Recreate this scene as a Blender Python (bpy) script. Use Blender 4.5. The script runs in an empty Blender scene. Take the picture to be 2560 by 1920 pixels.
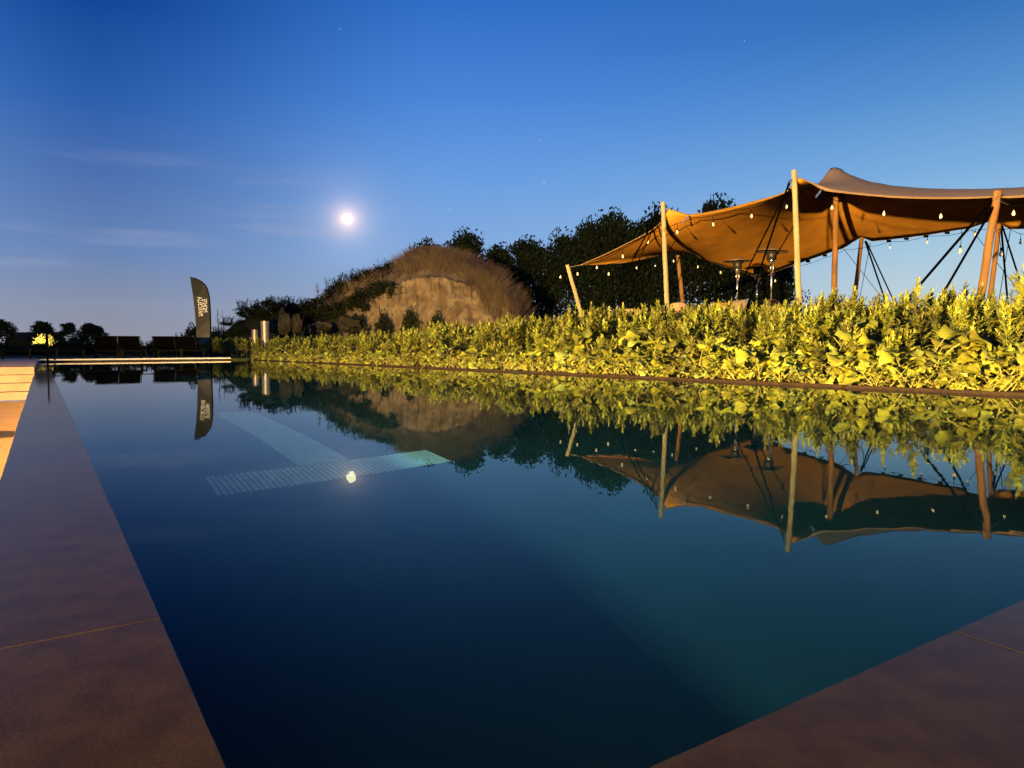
import bpy, math, random
import numpy as np
from mathutils import Vector, Matrix, noise
S = bpy.context.scene
C = S.collection
rnd = random.Random(7)
rng = np.random.default_rng(7)

# ------------------------------------------------------------------ camera
FP, CZ = 1780.0, 0.35                     # focal length in pixels of the 2560 wide picture, height above the water
pitch, roll = math.radians(2.86), math.radians(0.2)
FW = Vector((0, math.cos(pitch), -math.sin(pitch)))
UP0 = Vector((0, math.sin(pitch), math.cos(pitch)))
UPV = (UP0 * math.cos(roll) + Vector((1, 0, 0)) * math.sin(roll)).normalized()
RT = (Vector((1, 0, 0)) * math.cos(roll) - UP0 * math.sin(roll)).normalized()
CAM = Vector((0, 0, CZ))
cd = bpy.data.cameras.new('camera')
cd.sensor_width = 36.0
cd.lens = FP / 2560 * 36.0
cd.clip_start, cd.clip_end = 0.02, 9000
cam = bpy.data.objects.new('camera', cd)
C.objects.link(cam)
M3 = Matrix((RT, UPV, -FW)).transposed()
cam.matrix_world = Matrix.Translation(CAM) @ M3.to_4x4()
S.camera = cam

def P(px, py, d):
    """point at forward distance d seen at photograph pixel (px, py): surveying helper"""
    v = FW * FP + RT * (px - 1280) - UPV * (py - 960)
    return CAM + v * (d / v.y)
def Wz(px, py, z=0.0):
    v = FW * FP + RT * (px - 1280) - UPV * (py - 960)
    return CAM + v * ((z - CZ) / v.z)
TH = math.radians(33.4)
U = Vector((-math.sin(TH), math.cos(TH), 0))      # along the pool
N = Vector((math.cos(TH), math.sin(TH), 0))       # across the pool, towards the field
def L(u, n, z=0.0):
    return U * u + N * n + Vector((0, 0, z))
def at_u(px, u, z=0.0):
    v = FW * FP + RT * (px - 1280) - UPV * (870 - 960)
    v = Vector((v.x, v.y, 0))
    q = v * (u / v.dot(U))
    return Vector((q.x, q.y, z))

def lin(r, g, b):
    def f(c):
        c /= 255.0
        return c / 12.92 if c <= 0.04045 else ((c + 0.055) / 1.055) ** 2.4
    return (f(r), f(g), f(b), 1.0)

# ------------------------------------------------------------------ sky at dusk
world = bpy.data.worlds.new('World')
S.world = world
world.use_nodes = True
nt = world.node_tree
nt.nodes.clear()
def nd(tree, typ, **kw):
    n = tree.nodes.new(typ)
    for k, v in kw.items():
        setattr(n, k, v)
    return n
def lk(tree, a, b):
    tree.links.new(a, b)
def math_node(tree, op, a, b=None, c=None, clamp=False):
    n = tree.nodes.new('ShaderNodeMath')
    n.operation = op
    n.use_clamp = clamp
    for i, v in enumerate((a, b, c)):
        if v is None:
            continue
        if isinstance(v, (int, float)):
            n.inputs[i].default_value = v
        else:
            tree.links.new(v, n.inputs[i])
    return n.outputs[0]
def mapr(tree, v, a, b, c=0.0, d=1.0, smooth=True):
    n = tree.nodes.new('ShaderNodeMapRange')
    n.interpolation_type = 'SMOOTHSTEP' if smooth else 'LINEAR'
    tree.links.new(v, n.inputs[0])
    for i, x in zip((1, 2, 3, 4), (a, b, c, d)):
        n.inputs[i].default_value = x
    return n.outputs[0]
def mixc(tree, f, a, b, blend='MIX'):
    n = tree.nodes.new('ShaderNodeMix')
    n.data_type = 'RGBA'
    n.blend_type = blend
    for sock, v in ((n.inputs[0], f), (n.inputs[6], a), (n.inputs[7], b)):
        if isinstance(v, (int, float, tuple)):
            sock.default_value = v
        else:
            tree.links.new(v, sock)
    return n.outputs[2]
def ramp(tree, fac, stops):
    n = tree.nodes.new('ShaderNodeValToRGB')
    e = n.color_ramp.elements
    while len(e) > 1:
        e.remove(e[-1])
    e[0].position, e[0].color = stops[0]
    for p, c in stops[1:]:
        x = e.new(p)
        x.color = c
    tree.links.new(fac, n.inputs[0])
    return n.outputs[0]
tc = nd(nt, 'ShaderNodeTexCoord')
sp = nd(nt, 'ShaderNodeSeparateXYZ')
lk(nt, tc.outputs['Generated'], sp.inputs[0])
elev = math_node(nt, 'ARCSINE', sp.outputs[2])
ef = math_node(nt, 'DIVIDE', elev, math.radians(60), clamp=True)
hor = nd(nt, 'ShaderNodeVectorMath', operation='MULTIPLY')
lk(nt, tc.outputs['Generated'], hor.inputs[0])
hor.inputs[1].default_value = (1, 1, 0)
hn = nd(nt, 'ShaderNodeVectorMath', operation='NORMALIZE')
lk(nt, hor.outputs[0], hn.inputs[0])
dsun = nd(nt, 'ShaderNodeVectorMath', operation='DOT_PRODUCT')
lk(nt, hn.outputs[0], dsun.inputs[0])
SA = math.radians(150)                      # the sun has set behind the camera, to the right
dsun.inputs[1].default_value = (math.sin(SA), math.cos(SA), 0)
xs = math_node(nt, 'SQRT', math_node(nt, 'MULTIPLY_ADD', dsun.outputs['Value'], 0.5, 0.5001, clamp=True))
def E(deg): return deg / 60.0
r_left = ramp(nt, ef, [(E(0), lin(150, 150, 163)), (E(3), lin(138, 146, 168)), (E(7), lin(102, 132, 182)), (E(12), lin(72, 110, 175)),
                       (E(17), lin(36, 90, 170)), (E(23), lin(0, 64, 145)), (E(40), lin(0, 24, 76)), (1.0, lin(0, 14, 52))])
r_mid = ramp(nt, ef, [(E(0), lin(168, 172, 192)), (E(3), lin(158, 176, 208)), (E(7), lin(138, 176, 224)), (E(13), lin(108, 160, 228)),
                      (E(19), lin(74, 136, 220)), (E(26), lin(42, 108, 200)), (E(40), lin(4, 48, 120)), (1.0, lin(2, 26, 74))])
r_right = ramp(nt, ef, [(E(0), lin(208, 218, 214)), (E(4), lin(196, 217, 223)), (E(8), lin(162, 203, 228)), (E(12), lin(125, 176, 224)),
                        (E(17), lin(86, 145, 208)), (E(22), lin(51, 114, 184)), (E(40), lin(22, 72, 135)), (1.0, lin(6, 30, 74))])
a1 = mapr(nt, xs, -0.03, 0.24)
a2 = mapr(nt, xs, 0.19, 0.60)
sky = mixc(nt, a1, r_left, r_mid)
sky = mixc(nt, a2, sky, r_right)
# thin dusk clouds low on the left
mp = nd(nt, 'ShaderNodeMapping')
mp.inputs['Scale'].default_value = (2.2, 2.2, 22)
mp.inputs['Location'].default_value = (0.35, 0.1, 0.2)
lk(nt, tc.outputs['Generated'], mp.inputs[0])
nz = nd(nt, 'ShaderNodeTexNoise')
nz.inputs['Scale'].default_value = 1.6
nz.inputs['Detail'].default_value = 5
nz.inputs['Roughness'].default_value = 0.5
lk(nt, mp.outputs[0], nz.inputs[0])
cl = mapr(nt, nz.outputs[0], 0.52, 0.78)
band = math_node(nt, 'MULTIPLY', mapr(nt, elev, math.radians(2), math.radians(5)), mapr(nt, elev, math.radians(16), math.radians(9)))
leftm = mapr(nt, xs, 0.20, 0.10)
cf = math_node(nt, 'MULTIPLY', math_node(nt, 'MULTIPLY', cl, band), math_node(nt, 'MULTIPLY', leftm, 0.55))
sky = mixc(nt, cf, sky, lin(150, 162, 200))
# soft aureole of the moon
MD = (P(868, 547, 100) - CAM).normalized()
dm = nd(nt, 'ShaderNodeVectorMath', operation='DOT_PRODUCT')
nrm = nd(nt, 'ShaderNodeVectorMath', operation='NORMALIZE')
lk(nt, tc.outputs['Generated'], nrm.inputs[0])
lk(nt, nrm.outputs[0], dm.inputs[0])
dm.inputs[1].default_value = MD
ang = math_node(nt, 'ARCCOSINE', dm.outputs['Value'])
g1 = math_node(nt, 'EXPONENT', math_node(nt, 'MULTIPLY', ang, -1 / math.radians(1.6)))
g2 = math_node(nt, 'EXPONENT', math_node(nt, 'MULTIPLY', ang, -1 / math.radians(0.52)))
sky = mixc(nt, 1.0, sky, mixc(nt, g1, (0, 0, 0, 1), (0.30, 0.25, 0.20, 1)), 'ADD')
sky = mixc(nt, 1.0, sky, mixc(nt, g2, (0, 0, 0, 1), (1.5, 0.80, 0.32, 1)), 'ADD')
st = nd(nt, 'ShaderNodeTexSky', sky_type='NISHITA', sun_disc=False)
st.sun_elevation = math.radians(-3)
st.sun_rotation = SA
sk2 = mixc(nt, 1.0, st.outputs[0], (0.05, 0.05, 0.05, 1), 'MULTIPLY')
sky = mixc(nt, 1.0, sky, sk2, 'ADD')
bg = nd(nt, 'ShaderNodeBackground')
bg.inputs[1].default_value = 0.97
lk(nt, sky, bg.inputs[0])
wo = nd(nt, 'ShaderNodeOutputWorld')
lk(nt, bg.outputs[0], wo.inputs[0])

# moonlight
sd = bpy.data.lights.new('moonlight', 'SUN')
sd.energy, sd.angle, sd.color = 0.05, math.radians(0.5), (1.0, 0.9, 0.78)
so = bpy.data.objects.new('moonlight', sd)
C.objects.link(so)
so.rotation_euler = MD.to_track_quat('Z', 'Y').to_euler()

# floodlight of the terrace, a low garden spotlight left behind the camera
LP = L(-2.5, -12.0, 1.0)
ld = bpy.data.lights.new('floodlight_beam', 'SPOT')
ld.energy = 205000
ld.color = (1.0, 0.60, 0.19)
ld.shadow_soft_size = 0.14
ld.spot_size, ld.spot_blend = math.radians(84), 0.8
lo = bpy.data.objects.new('floodlight_beam', ld)
C.objects.link(lo)
lo.location = LP
lo.rotation_euler = (LP - Vector((1.3, 12.5, 1.6))).to_track_quat('Z', 'Y').to_euler()

S.view_settings.view_transform = 'Standard'
S.view_settings.look = 'None'
S.view_settings.exposure = 0.0
S.view_settings.gamma = 1.0
S.view_settings.use_curve_mapping = False
S.cycles.use_denoising = True
S.cycles.max_bounces = 8
S.cycles.transparent_max_bounces = 12
S.cycles.sample_clamp_indirect = 6

# ------------------------------------------------------------------ materials
MAT = {}
def mat(name, col, rough=0.8, spec=0.3, metal=0.0, var=0.0, scale=8.0, bump=0.0, bscale=40.0, coat=0.0, coatr=0.05, emit=None, estr=0.0,
        col2=None, objrand=0.0, trans=0.0, stretch=None):
    m = bpy.data.materials.new(name)
    m.use_nodes = True
    t = m.node_tree
    b = t.nodes['Principled BSDF']
    c = tuple(col) + ((1.0,) if len(col) == 3 else ())
    b.inputs['Base Color'].default_value = c
    b.inputs['Roughness'].default_value = rough
    b.inputs['Specular IOR Level'].default_value = spec
    b.inputs['Metallic'].default_value = metal
    b.inputs['Coat Weight'].default_value = coat
    b.inputs['Coat Roughness'].default_value = coatr
    b.inputs['Coat IOR'].default_value = 1.36
    if trans:
        b.inputs['Transmission Weight'].default_value = trans
    tcn = t.nodes.new('ShaderNodeTexCoord')
    src = tcn.outputs['Object']
    if stretch:
        mm = t.nodes.new('ShaderNodeMapping')
        mm.inputs['Scale'].default_value = stretch
        t.links.new(src, mm.inputs[0])
        src = mm.outputs[0]
    out = None
    if var or col2:
        n = t.nodes.new('ShaderNodeTexNoise')
        n.inputs['Scale'].default_value = scale
        n.inputs['Detail'].default_value = 6
        n.inputs['Roughness'].default_value = 0.6
        t.links.new(src, n.inputs[0])
        f = mapr(t, n.outputs[0], 0.32, 0.68)
        if col2:
            lo_, hi_ = c, tuple(col2) + (1.0,)
        else:
            lo_ = tuple(x * (1 - var) for x in c[:3]) + (1.0,)
            hi_ = tuple(min(1, x * (1 + var)) for x in c[:3]) + (1.0,)
        out = mixc(t, f, lo_, hi_)
    if objrand:
        oi = t.nodes.new('ShaderNodeObjectInfo')
        hs = t.nodes.new('ShaderNodeHueSaturation')
        v = mapr(t, oi.outputs['Random'], 0, 1, 1 - objrand, 1 + objrand, False)
        t.links.new(v, hs.inputs['Value'])
        h = mapr(t, oi.outputs['Random'], 0, 1, 0.5 - objrand * 0.06, 0.5 + objrand * 0.06, False)
        t.links.new(h, hs.inputs['Hue'])
        if out is None:
            hs.inputs['Color'].default_value = c
        else:
            t.links.new(out, hs.inputs['Color'])
        out = hs.outputs[0]
    if out is not None:
        t.links.new(out, b.inputs['Base Color'])
    if bump:
        n2 = t.nodes.new('ShaderNodeTexNoise')
        n2.inputs['Scale'].default_value = bscale
        n2.inputs['Detail'].default_value = 5
        t.links.new(src, n2.inputs[0])
        bp = t.nodes.new('ShaderNodeBump')
        bp.inputs['Strength'].default_value = bump
        bp.inputs['Distance'].default_value = 0.02
        t.links.new(n2.outputs[0], bp.inputs['Height'])
        t.links.new(bp.outputs[0], b.inputs['Normal'])
    if emit:
        b.inputs['Emission Color'].default_value = tuple(emit) + (1.0,)
        b.inputs['Emission Strength'].default_value = estr
    MAT[name] = m
    return m

def leafmat(name, col, var=0.3, scale=3.0, rough=0.5, tr=0.3, objrand=0.15, spec=0.35):
    m = bpy.data.materials.new(name)
    m.use_nodes = True
    t = m.node_tree
    b = t.nodes['Principled BSDF']
    b.inputs['Roughness'].default_value = rough
    b.inputs['Specular IOR Level'].default_value = spec
    g = t.nodes.new('ShaderNodeNewGeometry')
    oc = t.nodes.new('ShaderNodeTexCoord')
    nb = t.nodes.new('ShaderNodeTexNoise')
    nb.inputs['Scale'].default_value = 55
    nb.inputs['Detail'].default_value = 2
    t.links.new(oc.outputs['Object'], nb.inputs[0])
    bb = t.nodes.new('ShaderNodeBump')
    bb.inputs['Strength'].default_value = 0.7
    bb.inputs['Distance'].default_value = 0.006
    t.links.new(nb.outputs[0], bb.inputs['Height'])
    t.links.new(bb.outputs[0], b.inputs['Normal'])
    n = t.nodes.new('ShaderNodeTexNoise')
    n.inputs['Scale'].default_value = scale
    n.inputs['Detail'].default_value = 4
    t.links.new(g.outputs['Position'], n.inputs[0])
    f = mapr(t, n.outputs[0], 0.35, 0.65)
    c0 = (col[0] * (1 + var * 0.6), col[1] * (1 + var), col[2], 1)
    c1 = (col[0] * (1 - var), col[1] * (1 - var), col[2] * (1 - var * 0.5), 1)
    o = mixc(t, f, c1, c0)
    oi = t.nodes.new('ShaderNodeObjectInfo')
    ri = mapr(t, g.outputs['Random Per Island'], 0, 1, 1 - var * 0.8, 1 + var * 0.8, False)
    ro = mapr(t, oi.outputs['Random'], 0, 1, 1 - objrand, 1 + objrand, False)
    hs = t.nodes.new('ShaderNodeHueSaturation')
    t.links.new(math_node(t, 'MULTIPLY', ri, ro), hs.inputs['Value'])
    t.links.new(o, hs.inputs['Color'])
    wn = t.nodes.new('ShaderNodeTexWhiteNoise')
    wn.noise_dimensions = '1D'
    t.links.new(g.outputs['Random Per Island'], wn.inputs['W'])
    t.links.new(mapr(t, wn.outputs['Value'], 0, 1, 0.478, 0.535, False), hs.inputs['Hue'])
    t.links.new(mapr(t, wn.outputs['Value'], 0, 1, 1.05, 0.85, False), hs.inputs['Saturation'])
    t.links.new(hs.outputs[0], b.inputs['Base Color'])
    if tr:
        tl = t.nodes.new('ShaderNodeBsdfTranslucent')
        t.links.new(hs.outputs[0], tl.inputs[0])
        mx = t.nodes.new('ShaderNodeMixShader')
        mx.inputs[0].default_value = tr
        t.links.new(b.outputs[0], mx.inputs[1])
        t.links.new(tl.outputs[0], mx.inputs[2])
        t.links.new(mx.outputs[0], t.nodes['Material Output'].inputs[0])
    MAT[name] = m
    return m

leafmat('broad_leaf', (0.142, 0.148, 0.017), 0.38, 2.0, tr=0.06)
leafmat('weed_leaf', (0.118, 0.120, 0.014), 0.48, 1.6, tr=0.05)
leafmat('stalk', (0.17, 0.16, 0.035), 0.2, 3.0, tr=0.1)
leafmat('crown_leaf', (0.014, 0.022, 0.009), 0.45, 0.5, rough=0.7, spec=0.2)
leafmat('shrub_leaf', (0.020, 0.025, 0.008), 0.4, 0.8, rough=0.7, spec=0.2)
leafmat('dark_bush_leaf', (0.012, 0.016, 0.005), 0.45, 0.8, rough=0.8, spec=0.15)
leafmat('dry_grass', (0.15, 0.098, 0.078), 0.35, 0.6, rough=0.9, tr=0.15, spec=0.1)
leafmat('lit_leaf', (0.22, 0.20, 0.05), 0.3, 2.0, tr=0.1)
mat('bark', (0.045, 0.035, 0.025), 0.95, var=0.4, bump=0.6, bscale=10)
mat('soil', (0.03, 0.016, 0.010), 0.95, 0.1, var=0.45, scale=2.5, bump=0.8, bscale=25)
mat('field_ground', (0.022, 0.026, 0.012), 0.95, 0.05, var=0.5, scale=0.6, bump=0.4, bscale=6)
mat('clay', (0.115, 0.086, 0.055), 0.95, 0.1, col2=(0.23, 0.18, 0.118), scale=1.4, bump=1.0, bscale=3.5)
mat('steps_stone', (0.125, 0.092, 0.070), 0.75, 0.3, var=0.12, scale=3, bump=0.25, bscale=60)
mat('deck_stone', (0.48, 0.31, 0.25), 0.7, 0.3, var=0.15, scale=3, bump=0.15, bscale=60)
mat('terrace_stone', (0.17, 0.13, 0.10), 0.75, 0.3, var=0.2, scale=1.5, bump=0.2, bscale=50)
mat('slab_dark', (0.03, 0.022, 0.022), 0.8, 0.2, var=0.2)
mat('far_coping_stone', (0.50, 0.48, 0.46), 0.6, 0.3, var=0.08)
mat('coping_stone', (0.0225, 0.0150, 0.0066), 0.7, 0.02, var=0.0, scale=16.0, col2=(0.0150, 0.0098, 0.0046), bump=0.02, bscale=220, coat=0.55, coatr=0.05)
mat('pool_liner', (0.0004, 0.014, 0.026), 0.7, 0.2, var=0.15, scale=1.5)
mat('mosaic', (0.18, 0.32, 0.50), 0.5, 0.4, var=0.1, scale=20)
mat('corten', (0.011, 0.006, 0.003), 0.85, 0.2, var=0.4, scale=12, bump=0.3, bscale=80)
mat('pole_wood', (0.22, 0.20, 0.12), 0.75, 0.25, var=0.22, scale=9, bump=0.4, bscale=30, stretch=(1, 1, 0.15))
mat('red_wood', (0.155, 0.078, 0.026), 0.75, 0.25, var=0.25, scale=9, bump=0.4, bscale=30, stretch=(1, 1, 0.15))
mat('tent_top', (0.26, 0.20, 0.165), 0.9, 0.1, var=0.06, scale=1.2, bump=0.05, bscale=120)
mat('tent_inside_warmlit', (0.44, 0.205, 0.028), 0.9, 0.1, var=0.13, scale=1.3, bump=0.4, bscale=3.5)  # orange of the lamp light put into the underside of one tan fabric
mat('hem', (0.16, 0.10, 0.05), 0.9, 0.1)
mat('strap', (0.0008, 0.0008, 0.001), 0.9, 0.0)
mat('rope', (0.12, 0.10, 0.08), 0.9, 0.1)
mat('cable', (0.0015, 0.0015, 0.0015), 0.8, 0.02)
mat('bulb_glass', (0.80, 0.76, 0.68), 0.12, 0.8, coat=0.5, trans=0.12)
mat('brushed_steel', (0.62, 0.60, 0.58), 0.28, 0.5, metal=1.0, bump=0.05)
mat('heater_hood', (0.20, 0.14, 0.09), 0.5, 0.5, metal=0.5)
mat('heater_dark', (0.03, 0.028, 0.025), 0.5, 0.5, metal=0.6)
mat('galvanised', (0.17, 0.16, 0.16), 0.45, 0.5, metal=0.6, var=0.15, bump=0.1, bscale=20)
mat('black_metal', (0.0012, 0.0012, 0.0012), 0.8, 0.01)
mat('frame_metal', (0.005, 0.006, 0.004), 0.7, 0.05)
mat('sling', (0.0012, 0.0010, 0.0012), 0.95, 0.02, bump=0.1, bscale=200)
mat('flag_dark', (0.014, 0.016, 0.020), 0.8, 0.2)
mat('flag_grey', (0.022, 0.024, 0.028), 0.8, 0.2)
mat('flag_mid', (0.038, 0.038, 0.042), 0.8, 0.2)
mat('flag_light', (0.055, 0.055, 0.06), 0.8, 0.2)
mat('flag_white', (0.42, 0.45, 0.5), 0.7, 0.2)
mat('rattan', (0.25, 0.17, 0.10), 0.8, 0.3, var=0.3, scale=40, bump=0.5, bscale=80)
mat('cushion', (0.16, 0.13, 0.10), 0.95, 0.1, var=0.08, bump=0.1, bscale=60)
mat('brick_house', (0.05, 0.025, 0.02), 0.9, 0.1, var=0.3)
mat('roof_tile', (0.03, 0.018, 0.014), 0.9, 0.1, var=0.3)
mat('rock', (0.030, 0.028, 0.020), 0.9, 0.1, var=0.4, scale=2.5, bump=0.7, bscale=8)
mat('moon_surface', (0, 0, 0), 1.0, 0.0, emit=(1.0, 0.84, 0.50), estr=4.6)
mat('star_light', (0, 0, 0), 1.0, 0.0, emit=(0.75, 0.85, 1.0), estr=0.9)
mat('lamp_lens', (0.1, 0.1, 0.1), 0.3, 0.3, emit=(1.0, 0.65, 0.28), estr=6.0)
mat('pool_white', (0.5, 0.5, 0.5), 0.5, 0.3)

wm = bpy.data.materials.new('water')
wm.use_nodes = True
t = wm.node_tree
t.nodes.clear()
gl = nd(t, 'ShaderNodeBsdfRefraction')
gl.inputs['IOR'].default_value = 1.333
gl.inputs['Roughness'].default_value = 0.0
gl.inputs['Color'].default_value = (0.72, 0.95, 1.0, 1)
gs = nd(t, 'ShaderNodeBsdfGlossy')
gs.inputs['Roughness'].default_value = 0.0
gs.inputs['Color'].default_value = (1, 1, 1, 1)
fz = nd(t, 'ShaderNodeFresnel')
fz.inputs['IOR'].default_value = 1.333
fpw = math_node(t, 'POWER', fz.outputs[0], 1.35)
lk(t, mixc(t, math_node(t, 'POWER', fz.outputs[0], 0.5), (0.42, 0.80, 1.0, 1), (1.0, 1.0, 1.0, 1)), gs.inputs['Color'])
tcn = nd(t, 'ShaderNodeTexCoord')
mpn = nd(t, 'ShaderNodeMapping')
mpn.inputs['Scale'].default_value = (1.0, 0.6, 1.0)
lk(t, tcn.outputs['Object'], mpn.inputs[0])
n1 = nd(t, 'ShaderNodeTexNoise')
n1.inputs['Scale'].default_value = 5.5
n1.inputs['Detail'].default_value = 3
lk(t, mpn.outputs[0], n1.inputs[0])
bpn = nd(t, 'ShaderNodeBump')
bpn.inputs['Strength'].default_value = 0.03
bpn.inputs['Distance'].default_value = 0.012
lk(t, n1.outputs[0], bpn.inputs['Height'])
for q_ in (gl, gs, fz):
    lk(t, bpn.outputs[0], q_.inputs['Normal'])
wmx = nd(t, 'ShaderNodeMixShader')
lk(t, fpw, wmx.inputs[0])
lk(t, gl.outputs[0], wmx.inputs[1])
lk(t, gs.outputs[0], wmx.inputs[2])
mo = nd(t, 'ShaderNodeOutputMaterial')
lk(t, wmx.outputs[0], mo.inputs[0])
MAT['water'] = wm

# ------------------------------------------------------------------ builders
class MB:
    def __init__(s):
        s.v, s.f = [], []
    def add(s, vs, fs):
        o = len(s.v)
        s.v += [tuple(x) for x in vs]
        s.f += [tuple(i + o for i in q) for q in fs]
        return s
    def box(s, a, b, ax=None, org=None):
        """box between corners a and b; ax: optional (X, Y, Z) axes with origin org"""
        (x0, y0, z0), (x1, y1, z1) = a, b
        vs = [(x, y, z) for z in (z0, z1) for y in (y0, y1) for x in (x0, x1)]
        if ax:
            vs = [org + ax[0] * x + ax[1] * y + ax[2] * z for x, y, z in vs]
        return s.add(vs, [(0, 2, 3, 1), (4, 5, 7, 6), (0, 1, 5, 4), (2, 6, 7, 3), (0, 4, 6, 2), (1, 3, 7, 5)])
    def lbox(s, u0, u1, n0, n1, z0, z1):
        return s.box((u0, n0, z0), (u1, n1, z1), (U, N, Vector((0, 0, 1))), Vector((0, 0, 0)))
    def tube(s, pts, rad, seg=8, caps=True):
        pts = [Vector(p) for p in pts]
        if isinstance(rad, (int, float)):
            rad = [rad] * len(pts)
        d0 = (pts[1] - pts[0]).normalized()
        a = Vector((0, 0, 1)) if abs(d0.z) < 0.9 else Vector((1, 0, 0))
        X = d0.cross(a).normalized()
        vs = []
        for i, p in enumerate(pts):
            d = (pts[min(i + 1, len(pts) - 1)] - pts[max(i - 1, 0)]).normalized()
            X = (X - d * X.dot(d)).normalized()
            Y = d.cross(X)
            for k in range(seg):
                an = 2 * math.pi * k / seg
                vs.append(p + (X * math.cos(an) + Y * math.sin(an)) * rad[i])
        fs = []
        for i in range(len(pts) - 1):
            for k in range(seg):
                a0, b0 = i * seg + k, i * seg + (k + 1) % seg
                fs.append((a0, b0, b0 + seg, a0 + seg))
        if caps:
            fs.append(tuple(reversed(range(seg))))
            fs.append(tuple(range((len(pts) - 1) * seg, len(pts) * seg)))
        return s.add(vs, fs)
    def lathe(s, prof, c, seg=16, axis=None):
        """profile [(r, z)] about a vertical axis through c (or a tilted axis)"""
        c = Vector(c)
        Z = Vector(axis).normalized() if axis else Vector((0, 0, 1))
        X = Z.orthogonal().normalized()
        Y = Z.cross(X)
        vs = [c + Z * z + (X * math.cos(2 * math.pi * k / seg) + Y * math.sin(2 * math.pi * k / seg)) * r for r, z in prof for k in range(seg)]
        fs = [(i * seg + k, i * seg + (k + 1) % seg, (i + 1) * seg + (k + 1) % seg, (i + 1) * seg + k) for i in range(len(prof) - 1) for k in range(seg)]
        fs.append(tuple(reversed(range(seg))))
        fs.append(tuple(range((len(prof) - 1) * seg, len(prof) * seg)))
        return s.add(vs, fs)
    def mesh(s, name, origin=(0, 0, 0)):
        me = bpy.data.meshes.new(name)
        o = Vector(origin)
        me.from_pydata([(x - o.x, y - o.y, z - o.z) for x, y, z in s.v], [], s.f)
        return me
    def build(s, name, m, parent=None, kind=None, smooth=False, origin=None):
        org = origin if origin is not None else (parent.location if parent is not None else (0, 0, 0))
        me = s.mesh(name, org)
        return put(name, me, m, parent, kind, smooth, loc=(origin if (origin is not None and parent is None) else None))
def put(name, me, m, parent=None, kind=None, smooth=False, loc=None):
    if m and not me.materials:
        me.materials.append(MAT[m])
    if smooth:
        me.shade_smooth()
    o = bpy.data.objects.new(name, me)
    C.objects.link(o)
    if parent is not None:
        o.parent = parent
    if loc is not None:
        o.location = loc
    if kind:
        o['kind'] = kind
    return o
def thing(name, label, cat, loc, group=None):
    o = bpy.data.objects.new(name, None)
    o.empty_display_size = 0.2
    C.objects.link(o)
    o.location = loc
    return tag(o, label, cat, group)
def tag(o, label, cat, group=None):
    o['label'] = label
    o['category'] = cat
    if group:
        o['group'] = group
    return o
def copy_tree(o, parent=None):
    c = o.copy()
    C.objects.link(c)
    c.parent = parent
    for ch in list(o.children):
        copy_tree(ch, c)
    return c
def np_mesh(name, V, F):
    """V (n,3) F (m,k) same size polygons"""
    me = bpy.data.meshes.new(name)
    V = np.asarray(V, dtype=np.float32)
    F = np.asarray(F, dtype=np.int32)
    k = F.shape[1]
    me.vertices.add(len(V))
    me.vertices.foreach_set('co', V.ravel())
    me.loops.add(F.size)
    me.loops.foreach_set('vertex_index', F.ravel())
    me.polygons.add(len(F))
    me.polygons.foreach_set('loop_start', np.arange(0, F.size, k, dtype=np.int32))
    me.polygons.foreach_set('loop_total', np.full(len(F), k, dtype=np.int32))
    me.update(calc_edges=True)
    me.validate()
    return me
def sst(x):
    x = max(0.0, min(1.0, x))
    return x * x * (3 - 2 * x)
def fold_leaves(pos, d, up, ln, wd, fold=0.35):
    """lance shaped folded leaves: arrays pos,d,up (n,3), ln,wd (n,)"""
    d = d / np.linalg.norm(d, axis=1, keepdims=True)
    side = np.cross(d, up)
    side /= np.linalg.norm(side, axis=1, keepdims=True) + 1e-9
    nn = np.cross(side, d)
    L_, W_ = ln[:, None], wd[:, None]
    b = pos
    m = pos + d * L_ * 0.5 - nn * W_ * fold * 0.5
    tip = pos + d * L_ - nn * L_ * 0.12
    l = pos + d * L_ * 0.42 + side * W_ * 0.5 + nn * W_ * fold * 0.3
    r = pos + d * L_ * 0.42 - side * W_ * 0.5 + nn * W_ * fold * 0.3
    V = np.stack([b, l, tip, r, m], 1).reshape(-1, 3)
    i = (np.arange(len(pos)) * 5)[:, None]
    F = np.concatenate([i + np.array([[0, 4, 1]]), i + np.array([[4, 2, 1]]), i + np.array([[0, 3, 4]]), i + np.array([[4, 3, 2]])], 0)
    return V, F
def rand_dirs(n, r=rng):
    v = r.normal(size=(n, 3))
    return v / np.linalg.norm(v, axis=1, keepdims=True)

# ------------------------------------------------------------------ moon and stars
mc = CAM + MD * 3000
o = MB().lathe([(0.01, -20)] + [(20 * math.cos(a), 20 * math.sin(a)) for a in [math.radians(x) for x in range(-80, 81, 10)]] + [(0.01, 20)], mc, 32).build('moon', 'moon_surface', origin=mc, smooth=True)
tag(o, 'bright full moon glowing in the blue evening sky', 'moon')
for k, (x, y, s, lb) in enumerate([(851, 72, 1.3, 'faint star high up left of centre, near the top of the sky'), (1861, 102, 1.3, 'faint star highest on the right side of the sky'),
                               (1349, 350, 1.5, 'faint star high above the dark trees, upper one of a pair'), (1360, 456, 1.9, 'faint star above the dark trees, lower one of a pair'),
                               (1124, 524, 1.9, 'faint star just above the trees right of the moon')]):
    pc = P(x, y, 2500)
    o = MB().lathe([(0.01, -s), (s * 0.7, -s * 0.7), (s, 0), (s * 0.7, s * 0.7), (0.01, s)], pc, 8).build('star', 'star_light', origin=pc)
    tag(o, lb, 'star', 'faint stars')

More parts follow.
